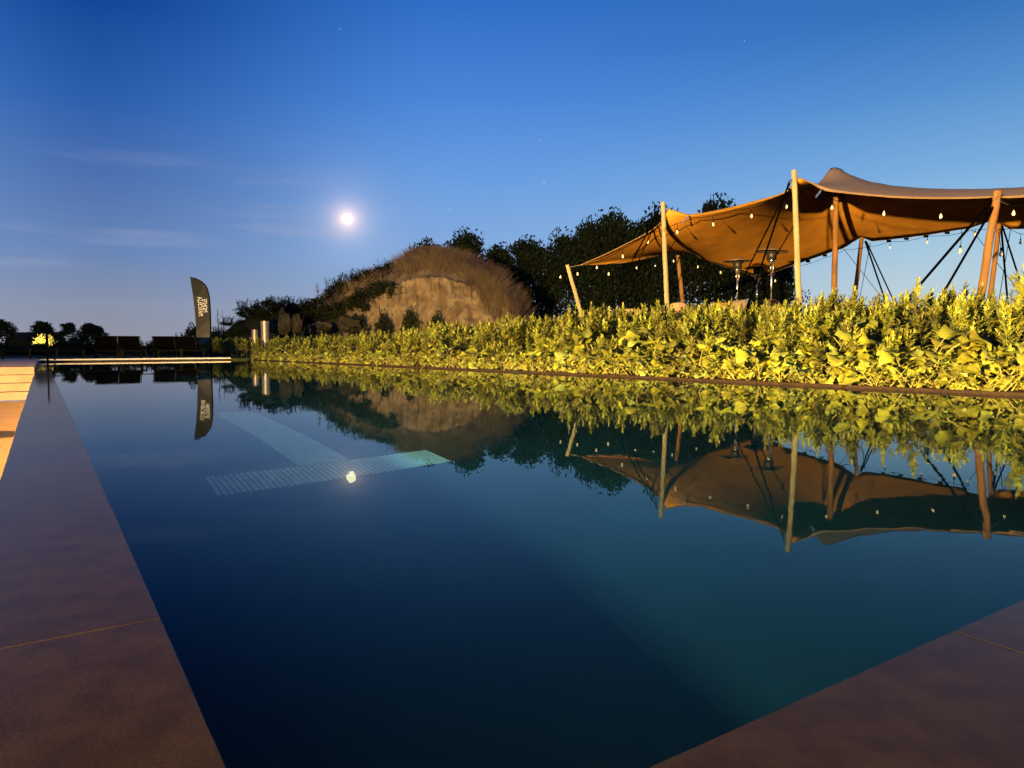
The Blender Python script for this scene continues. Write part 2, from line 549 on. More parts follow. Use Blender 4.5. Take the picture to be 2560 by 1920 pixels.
# ------------------------------------------------------------------ ground
POOL_N1, POOL_U1 = 5.78, 25.0
def ground_h(u, n):
    s = n - 5.86
    z = -0.02
    fu = 1 - 0.62 * sst((u - 13) / 13)
    if s > 0:
        z += (0.02 + 0.42 * sst(s / 4.2) + 0.42 * sst((s - 3) / 8)) * fu * (1 - sst((s - 26) / 30))
    if u > 25:
        z = max(z, 0.05) if z < 0.05 else z
    z += 0.03 * noise.noise(Vector((u * 0.8, n * 0.8, 0))) * sst((abs(s)) / 1.0)
    return z
def gz(p):
    return ground_h(Vector((p[0], p[1], 0)).dot(U), Vector((p[0], p[1], 0)).dot(N))
us = [-3000, -800, -200, -60, -25, -12] + [-12 + 37.4 * (i + 1) / 46 for i in range(45)] + [25.4] + [26 + 0.9 * i for i in range(26)] + [55, 65, 80, 120, 300, 900, 3000]
ns = [-3000, -800, -250, -90, -45, -25, -14, -10, -6, -2, 1, 3, 5.86] + [5.86 + 0.45 * i for i in range(1, 40)] + [26, 29, 33, 40, 50, 65, 90, 150, 400, 1000, 3000]
vi, V, F = {}, [], []
for i, u in enumerate(us):
    for j, n in enumerate(ns):
        vi[i, j] = len(V)
        V.append(L(u, n, ground_h(u, n) if not (abs(u) > 200 or abs(n) > 200) else -0.05))
for i in range(len(us) - 1):
    for j in range(len(ns) - 1):
        if us[i] >= -12 and us[i + 1] <= 25.41 and ns[j] >= -14 and ns[j + 1] <= 5.87:
            continue
        F.append((vi[i, j], vi[i + 1, j], vi[i + 1, j + 1], vi[i, j + 1])[::-1])
g = MB().add(V, F).build('ground', 'field_ground', kind='structure', smooth=True)
# bare soil bed between rim and field, a slightly raised sheet
V, F = [], []
uu = [-4 + 0.4 * i for i in range(74)]
nn_ = [5.865 + 0.25 * i for i in range(8)]
for i, u in enumerate(uu):
    for j, n in enumerate(nn_):
        V.append(L(u, n, ground_h(u, n) + 0.012 + 0.02 * abs(noise.noise(Vector((u * 3, n * 3, 4)))) * (0 < j < 7)))
for i in range(len(uu) - 1):
    for j in range(7):
        a = i * 8 + j
        F.append((a, a + 1, a + 9, a + 8))
MB().add(V, F).build('soil_bed', 'soil', kind='structure', smooth=True)

# ------------------------------------------------------------------ pool
def lquad(u0, u1, n0, n1, z, nu=1, nn=1):
    V = [L(u0 + (u1 - u0) * i / nu, n0 + (n1 - n0) * j / nn, z) for i in range(nu + 1) for j in range(nn + 1)]
    F = [(i * (nn + 1) + j, i * (nn + 1) + j + 1, (i + 1) * (nn + 1) + j + 1, (i + 1) * (nn + 1) + j) for i in range(nu) for j in range(nn)]
    return MB().add(V, F)
NI, UI = 0.118, 0.418
water = lquad(UI - 0.004, POOL_U1, NI - 0.004, POOL_N1 + 0.004, 0.0).build('pool_water', 'water', kind='structure', smooth=True)
floor = lquad(UI - 0.02, POOL_U1 + 0.05, NI - 0.02, POOL_N1 + 0.05, -1.4).build('pool_floor', 'pool_liner', kind='structure')
pw = MB()
pw.lbox(UI - 0.20, POOL_U1, -0.101, NI - 0.003, -1.4, -0.20)
pw.lbox(UI - 0.20, POOL_U1, -0.1005, -0.075, -0.197, -0.0402)  # leaves the slot open above its lip for the added strip light
pw.lbox(UI - 0.20, UI - 0.003, NI - 0.003, POOL_N1, -1.4, -0.043)
pw.lbox(POOL_U1 + 0.003, POOL_U1 + 0.2, NI - 0.20, POOL_N1, -1.4, -0.01)
pw.lbox(UI - 0.20, POOL_U1 + 0.2, POOL_N1 + 0.003, POOL_N1 + 0.03, -1.4, -0.03)
walls = pw.build('pool_wall', 'pool_liner', kind='structure')
# added strip light; slot and lip shaped to cut the diagonal light edge
sl = bpy.data.lights.new('added_slot_light', 'AREA')
sl.shape, sl.size, sl.size_y = 'RECTANGLE', 11.0, 0.015
sl.energy, sl.color = 135.0, (0.85, 1.0, 0.50)
sl.spread = math.radians(74)
slo = bpy.data.objects.new('added_slot_light', sl)
C.objects.link(slo)
zl = N * 1.0 + Vector((0, 0, -0.50))
zl.normalize()
slo.matrix_world = Matrix.Translation(L(6.2, -0.055, -0.060)) @ Matrix((U, (-zl).cross(U) * -1, -zl)).transposed().to_4x4()
pf = thing('added_slot_fixture', 'long narrow underwater strip light added in a slot below the left coping', 'pool light', L(6.2, -0.07, -0.07))
MB().lbox(0.7, 11.7, -0.074, -0.066, -0.072, -0.048).build('added_light_bar', 'pool_white', pf)
# pale mosaic T mark on the pool floor
mk = thing('lane_marking', 'pale ribbed mosaic T mark lying on the dark pool floor', 'pool marking', L(3.45, 1.2, -1.4))
k = 0
n = 0.625
while n < 1.775:
    b = MB().lbox(3.29, 3.59, n, n + 0.019, -1.398, -1.388)
    b.build('tile_row', 'mosaic', mk)
    n += 0.0265
u = 3.603
while u < 5.7:
    w = 0.034 if u > 6 else 0.019
    b = MB().lbox(u, u + w, 1.07, 1.34, -1.398, -1.388)
    b.build('tile_row', 'mosaic', mk)
    u += w * 1.4
# wet overflow coping: stones of the left side and of the near side
cp = bpy.data.objects.new('pool_coping', None)
C.objects.link(cp)
cp['kind'] = 'structure'
joints = [-0.315, 1.008, 2.342] + [2.342 + 1.33 * i for i in range(1, 9)] + [13.852]
def stone(u0, u1, n0, n1):
    zt = 0.0025
    e = 0.0012
    b = MB()
    V = []
    for (ins, z) in ((0, -0.04), (0, zt - e), (e, zt)):
        V += [L(u0 + ins, n0 + ins, z), L(u1 - ins, n0 + ins, z), L(u1 - ins, n1 - ins, z), L(u0 + ins, n1 - ins, z)]
    F = [(3, 2, 1, 0), (8, 9, 10, 11)]
    for r_ in (0, 4):
        for q in range(4):
            F.append((r_ + q, r_ + (q + 1) % 4, r_ + 4 + (q + 1) % 4, r_ + 4 + q))
    b.add(V, F)
    return b.build('coping_stone', 'coping_stone', cp)
for i in range(len(joints) - 1):
    stone(joints[i] + 0.0003, joints[i + 1] - 0.0003, -0.105 + rnd.uniform(-0.002, 0.002), NI)
n0 = NI + 0.003
for n1 in (0.918, 2.25, 3.58, 4.91, POOL_N1):
    stone(-0.06, UI, n0, n1 - 0.0003)
    n0 = n1 + 0.0003
# the left coping goes on below the raised deck as a wet ledge
MB().lbox(13.856, POOL_U1, -0.09, NI, -0.04, 0.0025).build('coping_stone', 'coping_stone', cp)
MB().lbox(UI - 0.52, 13.85, -0.104, -0.102, -1.4, -0.042).build('coping_wall', 'terrace_stone', cp)
# corten rim on the field side
MB().lbox(-3.5, POOL_U1 + 0.3, POOL_N1 + 0.006, POOL_N1 + 0.05, -0.3, 0.024).build('corten_rim', 'corten', kind='structure')
MB().lbox(POOL_U1 + 0.001, POOL_U1 + 0.9, 5.252, POOL_N1 + 0.004, -0.3, 0.056).build('soil_corner', 'field_ground', kind='structure')
# far coping
fc = bpy.data.objects.new('far_coping', None)
C.objects.link(fc)
fc['kind'] = 'structure'
q = -0.095
while q < 5.2:
    MB().lbox(POOL_U1 + 0.0, POOL_U1 + 0.38, q + 0.002, min(q + 0.88, 5.25) - 0.002, 0.043, 0.082).build('coping_slab', 'far_coping_stone', fc)
    q += 0.88
MB().lbox(POOL_U1 + 0.10, POOL_U1 + 0.385, -0.095, 5.25, -0.3, 0.033).build('coping_base', 'slab_dark', fc)
# sunken terrace, steps and raised deck at the left
mat('terrace_paving', (0.42, 0.26, 0.13), 0.8, 0.2, var=0.10, scale=1.2, bump=0.1, bscale=50)
terr = lquad(-12, 12.75, -14, -0.10, -0.40, 1, 1).build('sunken_terrace', 'terrace_paving', kind='structure')
lquad(-12, -0.065, -0.10, 14, -0.012).build('near_terrace', 'terrace_stone', kind='structure')
deck = thing('stone_steps', 'four pale stone steps rising from the sunken terrace beside the pool', 'steps', L(13.3, -3, -0.4))
for k in range(4):
    z1 = 0.08 - 0.12 * k
    uf = 13.85 - 0.28 * k
    n0 = -14.0
    while n0 < -0.2:
        n1 = min(n0 + 1.39, -0.112)
        MB().lbox(uf, uf + 0.30 if k else uf + 0.45, n0 + 0.002, n1 - 0.002, z1 - 0.118, z1).build('step_block', 'steps_stone', deck)
        n0 += 1.39
dk = MB()
dk.lbox(14.303, 29.5, -14, -0.106, -0.30, 0.078)
dk.build('raised_deck', 'deck_stone', kind='structure')
lquad(25.39, 29.5, -0.10, 5.0, 0.062).build('lounger_deck', 'slab_dark', kind='structure')
c0 = [Wz(-60, 1081, -0.397), Wz(38, 1081, -0.397), Wz(34, 1092, -0.397), Wz(-60, 1101, -0.397)]
dm_ = MB()
dm_.add(c0 + [c - Vector((0, 0, 0.012)) for c in c0], [(3, 2, 1, 0), (0, 1, 5, 4), (1, 2, 6, 5), (2, 3, 7, 6), (3, 0, 4, 7)])
o = dm_.build('floor_patch', 'slab_dark', origin=c0[1].copy())  # thin dark plate covering a small part of the terrace floor
o.location.z += 0.010
tag(o, 'dark flat patch lying on the sunken terrace floor at the left edge', 'mat')

# ------------------------------------------------------------------ floodlight fixture (behind the camera)
fx = thing('floodlight', 'small black garden floodlight on a post behind the viewer', 'floodlight', L(-2.5, -12.0, -0.4))
aim = (Vector((-2.2, 12.5, 1.6)) - LP).normalized()
MB().tube([LP - aim * 0.25 + Vector((0, 0, -1.4)), LP - aim * 0.25 + Vector((0, 0, -0.1))], 0.03).build('post', 'black_metal', fx)
MB().lathe([(0.08, -0.30), (0.13, -0.24), (0.15, -0.12)], LP, 16, aim).build('housing', 'black_metal', fx)
MB().lathe([(0.13, -0.117), (0.13, -0.112)], LP, 16, aim).build('lens', 'lamp_lens', fx)

# ------------------------------------------------------------------ the stretch tent
def resample(pts, n):
    pts = [Vector(p) for p in pts]
    cum = [0]
    for a, b in zip(pts, pts[1:]):
        cum.append(cum[-1] + (b - a).length)
    out = []
    j = 0
    for i in range(n):
        t_ = cum[-1] * i / (n - 1)
        while j < len(cum) - 2 and cum[j + 1] < t_:
            j += 1
        f_ = (t_ - cum[j]) / max(1e-9, cum[j + 1] - cum[j])
        out.append(pts[j].lerp(pts[j + 1], min(1, f_)))
    return out
front_px = [(1450, 663, 19.5), (1480, 650, 19.45), (1511, 637, 19.35), (1550, 618, 19.25), (1589, 598, 19.1), (1625, 579, 19.0), (1654, 556, 18.95), (1671, 523, 18.9),
            (1695, 530, 18.7), (1720, 537, 18.4), (1760, 533, 18.0), (1800, 525, 17.6), (1840, 516, 17.2), (1880, 505, 16.9), (1920, 495, 16.5), (1956, 484, 16.2), (1980, 466, 16.05),
            (1998, 445, 16.0), (2024, 455, 15.8), (2060, 476, 15.5), (2091, 480, 15.3), (2130, 484, 15.0), (2178, 489, 14.7), (2230, 493, 14.35), (2276, 495, 14.1),
            (2330, 496, 13.7), (2388, 496, 13.3), (2440, 495, 13.0), (2484, 492, 12.75), (2520, 494, 12.6), (2560, 492, 12.4), (2640, 488, 12.1), (2740, 478, 11.8), (2850, 462, 11.5), (2960, 440, 11.3)]
back_px = [(1450, 663, 19.5), (1500, 661, 20.1), (1559, 657, 20.8), (1610, 647, 21.6), (1663, 634, 22.6), (1693, 624, 23.4), (1711, 616, 24.0), (1730, 631, 24.15), (1753, 646, 24.3),
           (1798, 661, 24.7), (1842, 675, 25.0), (1872, 685, 25.2), (1899, 697, 25.3), (1932, 682, 25.2), (1965, 668, 25.1), (1999, 657, 25.0), (2040, 643, 24.9), (2080, 629, 24.8), (2108, 621, 24.7),
           (2136, 602, 24.6), (2154, 592, 24.5), (2178, 603, 24.2), (2220, 599, 23.6), (2270, 593, 22.8), (2318, 587, 22.0), (2360, 580, 21.2), (2402, 573, 20.5),
           (2422, 571, 20.2), (2464, 556, 19.4), (2488, 547, 19.0), (2512, 566, 18.6), (2526, 573, 18.5), (2560, 571, 18.2), (2700, 560, 17.0), (2850, 552, 16.2), (2960, 540, 15.6)]
# the two edges are sampled section by section so that matching columns face each other
def sections(px, marks, counts):
    pts = [P(*q) for q in px]
    ix = [min(range(len(px)), key=lambda i: abs(px[i][0] - m)) for m in marks]
    out = []
    for a, b, c in zip(ix, ix[1:], counts):
        out += resample(pts[a:b + 1], c + 1)[:-1]
    out.append(pts[ix[-1]])
    return out
counts = [16, 22, 20, 26, 20]
FE = sections(front_px, [1450, 1671, 1880, 1998, 2484, 2960], counts)
BE = sections(back_px, [1450, 1711, 1899, 2154, 2488, 2960], counts)
NS, NT = len(FE), 29
grid = np.zeros((NS, NT, 3))
for i in range(NS):
    for j in range(NT):
        tt = j / (NT - 1)
        grid[i, j] = np.array(FE[i]) * (1 - tt) + np.array(BE[i]) * tt
fixed = np.zeros((NS, NT), bool)
fixed[0, :] = fixed[-1, :] = True
fixed[:, 0] = fixed[:, -1] = True
# right end (outside the picture) is a taut edge with a slight sag
for j in range(NT):
    tt = j / (NT - 1)
    grid[-1, j, 2] += 0.9 * math.sin(math.pi * tt)
I1 = 16 + 22 + 19
unk = [(i, j) for i in range(NS) for j in range(NT) if not fixed[i, j]]
def laplace_xy():
    for it in range(1500):
        avg = (grid[:-2, 1:-1, :2] + grid[2:, 1:-1, :2] + grid[1:-1, :-2, :2] + grid[1:-1, 2:, :2]) / 4
        grid[1:-1, 1:-1, :2] += avg - grid[1:-1, 1:-1, :2]
laplace_xy()
def z_at(py, y):
    return P(1280, py, y).z
def front_i(px):
    return min(range(NS), key=lambda i: abs(FE[i].x - P(px, 500, FE[i].y).x))
pins = {}
def zpin(i, j, py):
    # roll correction: image height belongs to the column's own x
    x, y = grid[i, j, 0], grid[i, j, 1]
    px = 1280 + FP * x / y
    pins[i, j] = P(px, py, y).z
JP = 15
SIL = [(1990, 462), (2024, 450), (2049, 435), (2066, 420), (2077, 416), (2097, 425), (2119, 437), (2153, 450), (2192, 460), (2234, 467), (2304, 472.5), (2388, 474), (2472, 473), (2560, 468), (2700, 452), (2820, 425), (2960, 440)]
def sil(px):
    for (a, b), (c, d) in zip(SIL, SIL[1:]):
        if px <= c:
            return b + (d - b) * (px - a) / (c - a)
    return SIL[-1][1]
for i in [I1 - 2, I1 - 1, I1, I1 + 1, I1 + 2, I1 + 3, I1 + 5, I1 + 8, I1 + 12, I1 + 16, I1 + 20, I1 + 24, I1 + 28, I1 + 33]:
    if i < NS - 2:
        zpin(i, JP, sil(1280 + FP * grid[i, JP, 0] / grid[i, JP, 1]) + 1.5)
zpin(I1, JP + 1, 423)
zpin(I1, JP - 1, 423)
free = np.zeros((NS, NT), bool)
free[1:-1, 1:-1] = True
for (i, j), z_ in pins.items():
    free[i, j] = False
    grid[i, j, 2] = z_
def Kz(z):
    o = np.zeros_like(z)
    o[1:-1, 1:-1] = 4 * z[1:-1, 1:-1] - z[2:, 1:-1] - z[:-2, 1:-1] - z[1:-1, 2:] - z[1:-1, :-2]
    return o
def KT(r_):
    o = 4 * r_
    o[:-1] -= r_[1:]
    o[1:] -= r_[:-1]
    o[:, :-1] -= r_[:, 1:]
    o[:, 1:] -= r_[:, :-1]
    return o
def op(z):
    k_ = Kz(z)
    return np.where(free, k_ + 1.6 * KT(k_), 0.0)
zz = grid[:, :, 2].copy()
res = -op(zz)
pdir = res.copy()
rs = (res * res).sum()
for it in range(1500):
    Ap = op(pdir)
    al = rs / (pdir * Ap).sum()
    zz += al * pdir
    res -= al * Ap
    rn = (res * res).sum()
    if rn < 1e-10:
        break
    pdir = res + rn / rs * pdir
    rs = rn
grid[:, :, 2] = zz
# small tension creases running to the tie points
for i in range(1, NS - 1):
    for j in range(1, NT - 1):
        p = grid[i, j]
        w = math.sin(math.pi * j / (NT - 1))
        grid[i, j, 2] += 0.012 * noise.noise(Vector((i * 0.55, j * 0.10, 3.0))) * w
tent = thing('stretch_tent', 'large tan stretch tent on wooden poles behind the field of weeds', 'tent', L(14, 14, 0.6))
Vt = [tuple(grid[i, j]) for i in range(NS) for j in range(NT)]
Ft = [(i * NT + j, (i + 1) * NT + j, (i + 1) * NT + j + 1, i * NT + j + 1) for i in range(NS - 1) for j in range(NT - 1)]
mb = MB().add(Vt, Ft)
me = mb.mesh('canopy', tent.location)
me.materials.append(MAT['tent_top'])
me.materials.append(MAT['tent_inside_warmlit'])
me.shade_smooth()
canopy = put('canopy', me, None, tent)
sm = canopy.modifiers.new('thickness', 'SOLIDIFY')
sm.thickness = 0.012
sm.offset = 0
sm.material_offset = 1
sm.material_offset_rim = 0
for edge in (FE, BE):
    MB().tube(edge[1:], 0.014, 5, False).build('hem', 'hem', tent)
def pole(px0, py0, d0, px1, d1, r, m='pole_wood', knots=True):
    a = P(px0, py0, d0)
    b = P(px1, 740, d1)
    zb = gz(b) + 0.0
    for _ in range(3):                       # carry the pole straight down to the ground
        b2 = a + (b - a) * ((a.z - zb) / (a.z - b.z))
        zb = gz(b2) - 0.05
    pts, rr = [], []
    for i in range(11):
        f_ = i / 10
        p = a.lerp(b2, f_)
        p = p + Vector((noise.noise(Vector((px0, f_ * 4, 0))), noise.noise(Vector((px0, f_ * 4, 9))), 0)) * 0.012
        pts.append(p)
        rr.append(r * (0.93 + 0.14 * f_ + 0.05 * noise.noise(Vector((px0, f_ * 9, 5)))))
    o = MB().tube(pts, rr, 12).build('pole', m, tent, smooth=False)
    return a, b2
pA = pole(1418, 662, 19.4, 1440, 19.4, 0.055)
pB = pole(1657, 506, 18.9, 1666.5, 18.7, 0.062)
pC = pole(1985, 426, 16.0, 1997, 15.9, 0.062)
pD = pole(2494, 477, 12.6, 2452, 12.9, 0.066, 'red_wood')
pk = grid[I1, JP]
pE = pole(1280 + FP * pk[0] / pk[1], 432, pk[1], 1275 + FP * pk[0] / pk[1], pk[1], 0.075, 'red_wood')
pF = pole(2155, 592, 24.5, 2137, 24.4, 0.07, 'red_wood')
pG = pole(1692, 618, 23.6, 1705, 23.6, 0.065, 'red_wood')
pH = pole(2500, 545, 19.0, 2476, 18.8, 0.06, 'red_wood')
def strap(a, b, w=0.028, m='strap', name='guy_strap', seg=4, toground=True):
    a, b = Vector(a), Vector(b)
    if toground:
        zb = gz(b)
        for _ in range(3):
            c = a + (b - a) * ((a.z - zb) / (a.z - b.z))
            zb = gz(c)
        b = c
    return MB().tube([a, b], w, seg).build(name, m, tent)
# straps from the pole heads: (x, y, depth) to (x, y, depth)
for q0, q1, w in [((1974, 452, 16.0), (1881, 732, 14.6), 0.022), ((1977, 454, 16.0), (1850, 712, 15.0), 0.022),
                  ((1998, 541, 16.1), (1925, 665, 15.5), 0.016),
                  ((1648, 526, 18.9), (1530, 747, 18.0), 0.022), ((1651, 530, 18.9), (1555, 745, 17.6), 0.018), ((1690, 600, 19.5), (1598, 741, 18.6), 0.014),
                  ((2482, 500, 12.65), (2299, 713, 13.6), 0.026), ((2486, 512, 12.65), (2369, 714, 12.0), 0.026),
                  ((2163, 603, 24.4), (2203, 722, 26.5), 0.03), ((2166, 604, 24.4), (2224, 730, 27.2), 0.026),
                  ((2502, 558, 19.0), (2518, 741, 20.6), 0.026), ((2504, 559, 19.0), (2557, 724, 20.8), 0.024), ((2526, 575, 18.5), (2500, 735, 19.5), 0.009),
                  ((2109, 622, 24.7), (2190, 725, 26.0), 0.012), ((2176, 607, 24.3), (2163, 674, 25.4), 0.010), ((2430, 575, 20.2), (2552, 735, 22.0), 0.010),
                  ((1418, 668, 19.4), (1330, 765, 19.0), 0.014)]:
    strap(P(*q0), P(*q1), w)
for a, b in [((1657, 517, 18.9), (1672, 524, 18.9)), ((1985, 438, 16), (1998, 446, 16)), ((1420, 668, 19.4), (1450, 663, 19.5)), ((2494, 494, 12.62), (2484, 493, 12.75)),
             ((2496, 500, 12.6), (2520, 512, 12.9)), ((2488, 500, 12.55), (2500, 506, 12.5)), ((2494, 490, 12.5), (2482, 503, 12.6))]:
    MB().tube([P(*a), P(*b)], 0.010, 5).build('rope', 'rope', tent)
for q in [(1976, 453, 15.95), (1650, 531, 18.85), (1718, 543, 18.3), (1708, 553, 18.2), (2049, 481, 15.4), (2042, 489, 15.4), (1840, 742, 18.5), (1868, 751, 17.6), (1521, 770, 17.8), (1543, 768, 18.0)]:
    c = P(*q)
    MB().box((-0.018, -0.015, -0.05), (0.018, 0.015, 0.05), (RT, Vector((0, 1, 0)), (UPV + RT * 0.5).normalized()), c).build('ratchet_buckle', 'brushed_steel', tent)
# dark tabs along the back hem
for x, y, d in [(2020, 652, 24.9), (2062, 637, 24.85), (2222, 601, 23.6), (2266, 595, 22.9), (2315, 589, 22.1), (2368, 580, 21.1)]:
    c = P(x, y, d)
    MB().box((-0.07, -0.01, -0.06), (0.07, 0.01, 0.03), (RT, Vector((0, 1, 0)), UPV), c).build('hem_tab', 'strap', tent)

# ------------------------------------------------------------------ strings of bulbs
def light_string(nodes, bulbs, label, size):
    """nodes: cable support points, bulbs: bulb centres (x, y, d)"""
    pts3 = [P(*q) for q in nodes]
    root = thing('string_lights', label, 'string lights', pts3[0])
    cable = []
    for a, b in zip(pts3, pts3[1:]):
        for i in range(6):
            f_ = i / 6
            p = a.lerp(b, f_)
            p.z -= 0.035 * (b - a).length * 4 * f_ * (1 - f_)
            cable.append(p)
    cable.append(pts3[-1])
    MB().tube(cable, 0.0065, 4, False).build('cable', 'cable', root)
    for (x, y, d) in bulbs:
        c = P(x, y, d)
        s = size
        r_ = 0.032 * s
        near = min(cable, key=lambda q: (Vector((q.x, q.y, 0)) - Vector((c.x, c.y, 0))).length)
        b = MB().lathe([(r_ * 0.4, 1.75 * r_), (r_ * 0.62, 1.0 * r_), (r_ * 0.9, 0.2 * r_), (r_, -0.5 * r_), (r_ * 0.8, -1.15 * r_), (r_ * 0.4, -1.5 * r_), (0.003, -1.62 * r_)], c, 10)
        bulb = b.build('bulb', 'bulb_glass', root, smooth=True)
        so_ = MB().lathe([(r_ * 0.5, 1.70 * r_), (r_ * 0.55, 2.9 * r_), (r_ * 0.2, 3.3 * r_)], c, 8)
        top = c + Vector((0, 0, 3.25 * r_))
        if near.z > top.z + 0.02:
            so_.tube([top, near], 0.006, 4, False)
        me = so_.mesh('socket', root.location)
        sk = put('socket', me, 'cable', bulb)
    return root
light_string([(1450, 666, 19.4), (1497, 652, 19.1), (1557, 622, 18.9), (1620, 585, 18.7), (1693, 558, 18.3), (1735, 545, 18.0), (1830, 527, 17.3), (1966, 492, 16.1)],
             [(1557, 641, 18.9), (1620, 605, 18.7), (1693, 580, 18.3), (1783, 561, 17.7), (1879, 540, 16.9), (1966, 516, 16.05)],
             'string of white bulbs under the left front hem of the tent', 0.92)
light_string([(2000, 470, 15.9), (2079, 498, 15.3), (2210, 514, 14.4), (2352, 518, 13.5), (2480, 508, 12.7)],
             [(2080, 519, 15.3), (2210, 534, 14.4), (2352, 541, 13.5)],
             'string of white bulbs under the right front hem of the tent', 0.88)
light_string([(2500, 500, 12.7), (2534, 512, 12.6), (2600, 520, 12.5)], [(2534, 533, 12.6)],
             'short string with one bulb hanging right of the leaning red pole', 0.9)
light_string([(1395, 684, 21.5), (1444, 672, 21.5), (1492, 657, 21.5), (1522, 672, 21.8), (1591, 657, 22.2), (1638, 651, 22.8), (1684, 641, 23.2), (1745, 655, 23.6), (1802, 669, 24), (1938, 690, 24.6),
              (2000, 665, 24.7), (2060, 645, 24.7), (2108, 627, 24.6)],
             [(1401, 692, 21.5), (1444, 685, 21.5), (1492, 669, 21.5), (1522, 685, 21.8), (1591, 669, 22.2), (1638, 663, 22.8), (1684, 653, 23.2), (1745, 667, 23.6), (1802, 681, 24), (1938, 702, 24.6)],
             'string of small bulbs sagging along the left back hem before the dark trees', 0.95)
light_string([(2108, 624, 24.5), (2165, 618, 24.2), (2225, 604, 23.4), (2318, 590, 21.8), (2438, 573, 19.9), (2480, 570, 19.2), (2525, 572, 18.4), (2551, 584, 18.0), (2640, 592, 17.5)],
             [(2225, 619, 23.4), (2318, 606, 21.8), (2438, 586, 19.9), (2551, 606, 18.0)],
             'string of clear bulbs along the right back hem against the sky', 0.95)
light_string([(2404, 573, 14.6), (2403, 600, 14.6)], [(2401, 628, 14.6)], 'single large clear bulb hanging between the two right straps', 1.15)
light_string([(2497, 580, 14.2), (2500, 606, 14.2)], [(2502, 634, 14.2)], 'single large clear bulb hanging beside the rear right pole', 1.15)

# ------------------------------------------------------------------ patio heaters
def heater(px, py, d, label, tilt=0.0):
    top = P(px, py, d)
    gz_ = gz(top)
    h = thing('patio_heater', label, 'patio heater', (top.x, top.y, gz_), 'patio heaters under the tent')
    ax = Vector((tilt, 0, 1))
    MB().lathe([(0.02, 0.06), (0.09, 0.055), (0.17, 0.03), (0.20, 0.0), (0.40, -0.045), (0.415, -0.065), (0.40, -0.06), (0.2, -0.02), (0.02, 0.0)], top, 28, ax).build('hood', 'heater_hood', h, smooth=True)
    c = top - ax * 0.06
    MB().lathe([(0.13, 0.0), (0.125, -0.10), (0.12, -0.22)], c, 20).build('burner_screen', 'heater_dark', h, smooth=True)
    MB().lathe([(0.10, -0.221), (0.09, -0.27), (0.05, -0.29)], c, 16).build('burner_base', 'brushed_steel', h, smooth=True)
    for dx in (-0.035, 0.035):
        MB().tube([c + Vector((dx, -0.03, -0.29)), c + Vector((dx, -0.03, -0.55))], 0.022, 8).build('neck_tube', 'brushed_steel', h, smooth=True)
    MB().tube([c + Vector((0, 0, -0.28)), (c.x, c.y, gz_ + 0.75)], 0.028, 10).build('pole', 'brushed_steel', h, smooth=True)
    MB().lathe([(0.05, 0.80), (0.2, 0.72), (0.21, 0.05), (0.24, 0.0)], (c.x, c.y, gz_), 18).build('gas_cabinet', 'brushed_steel', h, smooth=True)
heater(1844, 648, 20.6, 'steel patio heater with pale hood, leftmost of the three under the tent')
heater(1893, 665, 24.0, 'small far patio heater half hidden between the other two')
heater(1930, 623, 19.0, 'steel patio heater with dark hood, rightmost of the three under the tent', 0.05)

# ------------------------------------------------------------------ furniture beneath the tent
def armchair(px, py, d, w, label, face=0.0):
    """round backed rattan armchair whose back rim is seen at py"""
    top = P(px, py, d)
    g0 = gz(top)
    t_ = thing('rattan_armchair', label, 'armchair', (top.x, top.y, g0), 'rattan seats under the tent')
    H = top.z - g0
    R_ = w / 2
    V, F = [], []
    n_ = 16
    for k in range(n_ + 1):
        an = math.pi * (1.0 - k / n_) * 1.15 - 0.08 * math.pi
        prof = H * (0.62 + 0.38 * math.sin(math.pi * k / n_))
        x, y = math.cos(an) * R_, -math.sin(an) * R_ * 0.9
        for rr, zz in ((1, 0.25), (1, prof), (0.86, prof), (0.86, 0.25)):
            V.append(Vector((top.x + x * rr, top.y + 0.4 + y * rr, g0 + zz)))
    for k in range(n_):
        for e in range(3):
            a = k * 4 + e
            F.append((a, a + 4, a + 5, a + 1))
    MB().add(V, F).build('backrest', 'rattan', t_)
    MB().lathe([(R_ * 0.84, 0.28), (R_ * 0.86, 0.34), (R_ * 0.84, 0.45), (0.01, 0.46)], (top.x, top.y + 0.4, g0), 18).build('seat', 'cushion', t_)
    for sx in (-1, 1):
        for sy in (-1, 1):
            MB().tube([(top.x + sx * R_ * 0.6, top.y + 0.4 + sy * R_ * 0.6, g0 + 0.30), (top.x + sx * R_ * 0.65, top.y + 0.4 + sy * R_ * 0.65, g0 - 0.01)], 0.02, 6).build('leg', 'rattan', t_)
armchair(1697, 756, 18.6, 0.75, 'rattan armchair with curved back just right of the yellow pole')
armchair(1580, 772, 18.2, 0.95, 'low curved rattan seat showing above the weeds left of the yellow pole')
armchair(1640, 775, 18.9, 0.7, 'low rattan armchair half hidden behind the yellow pole')
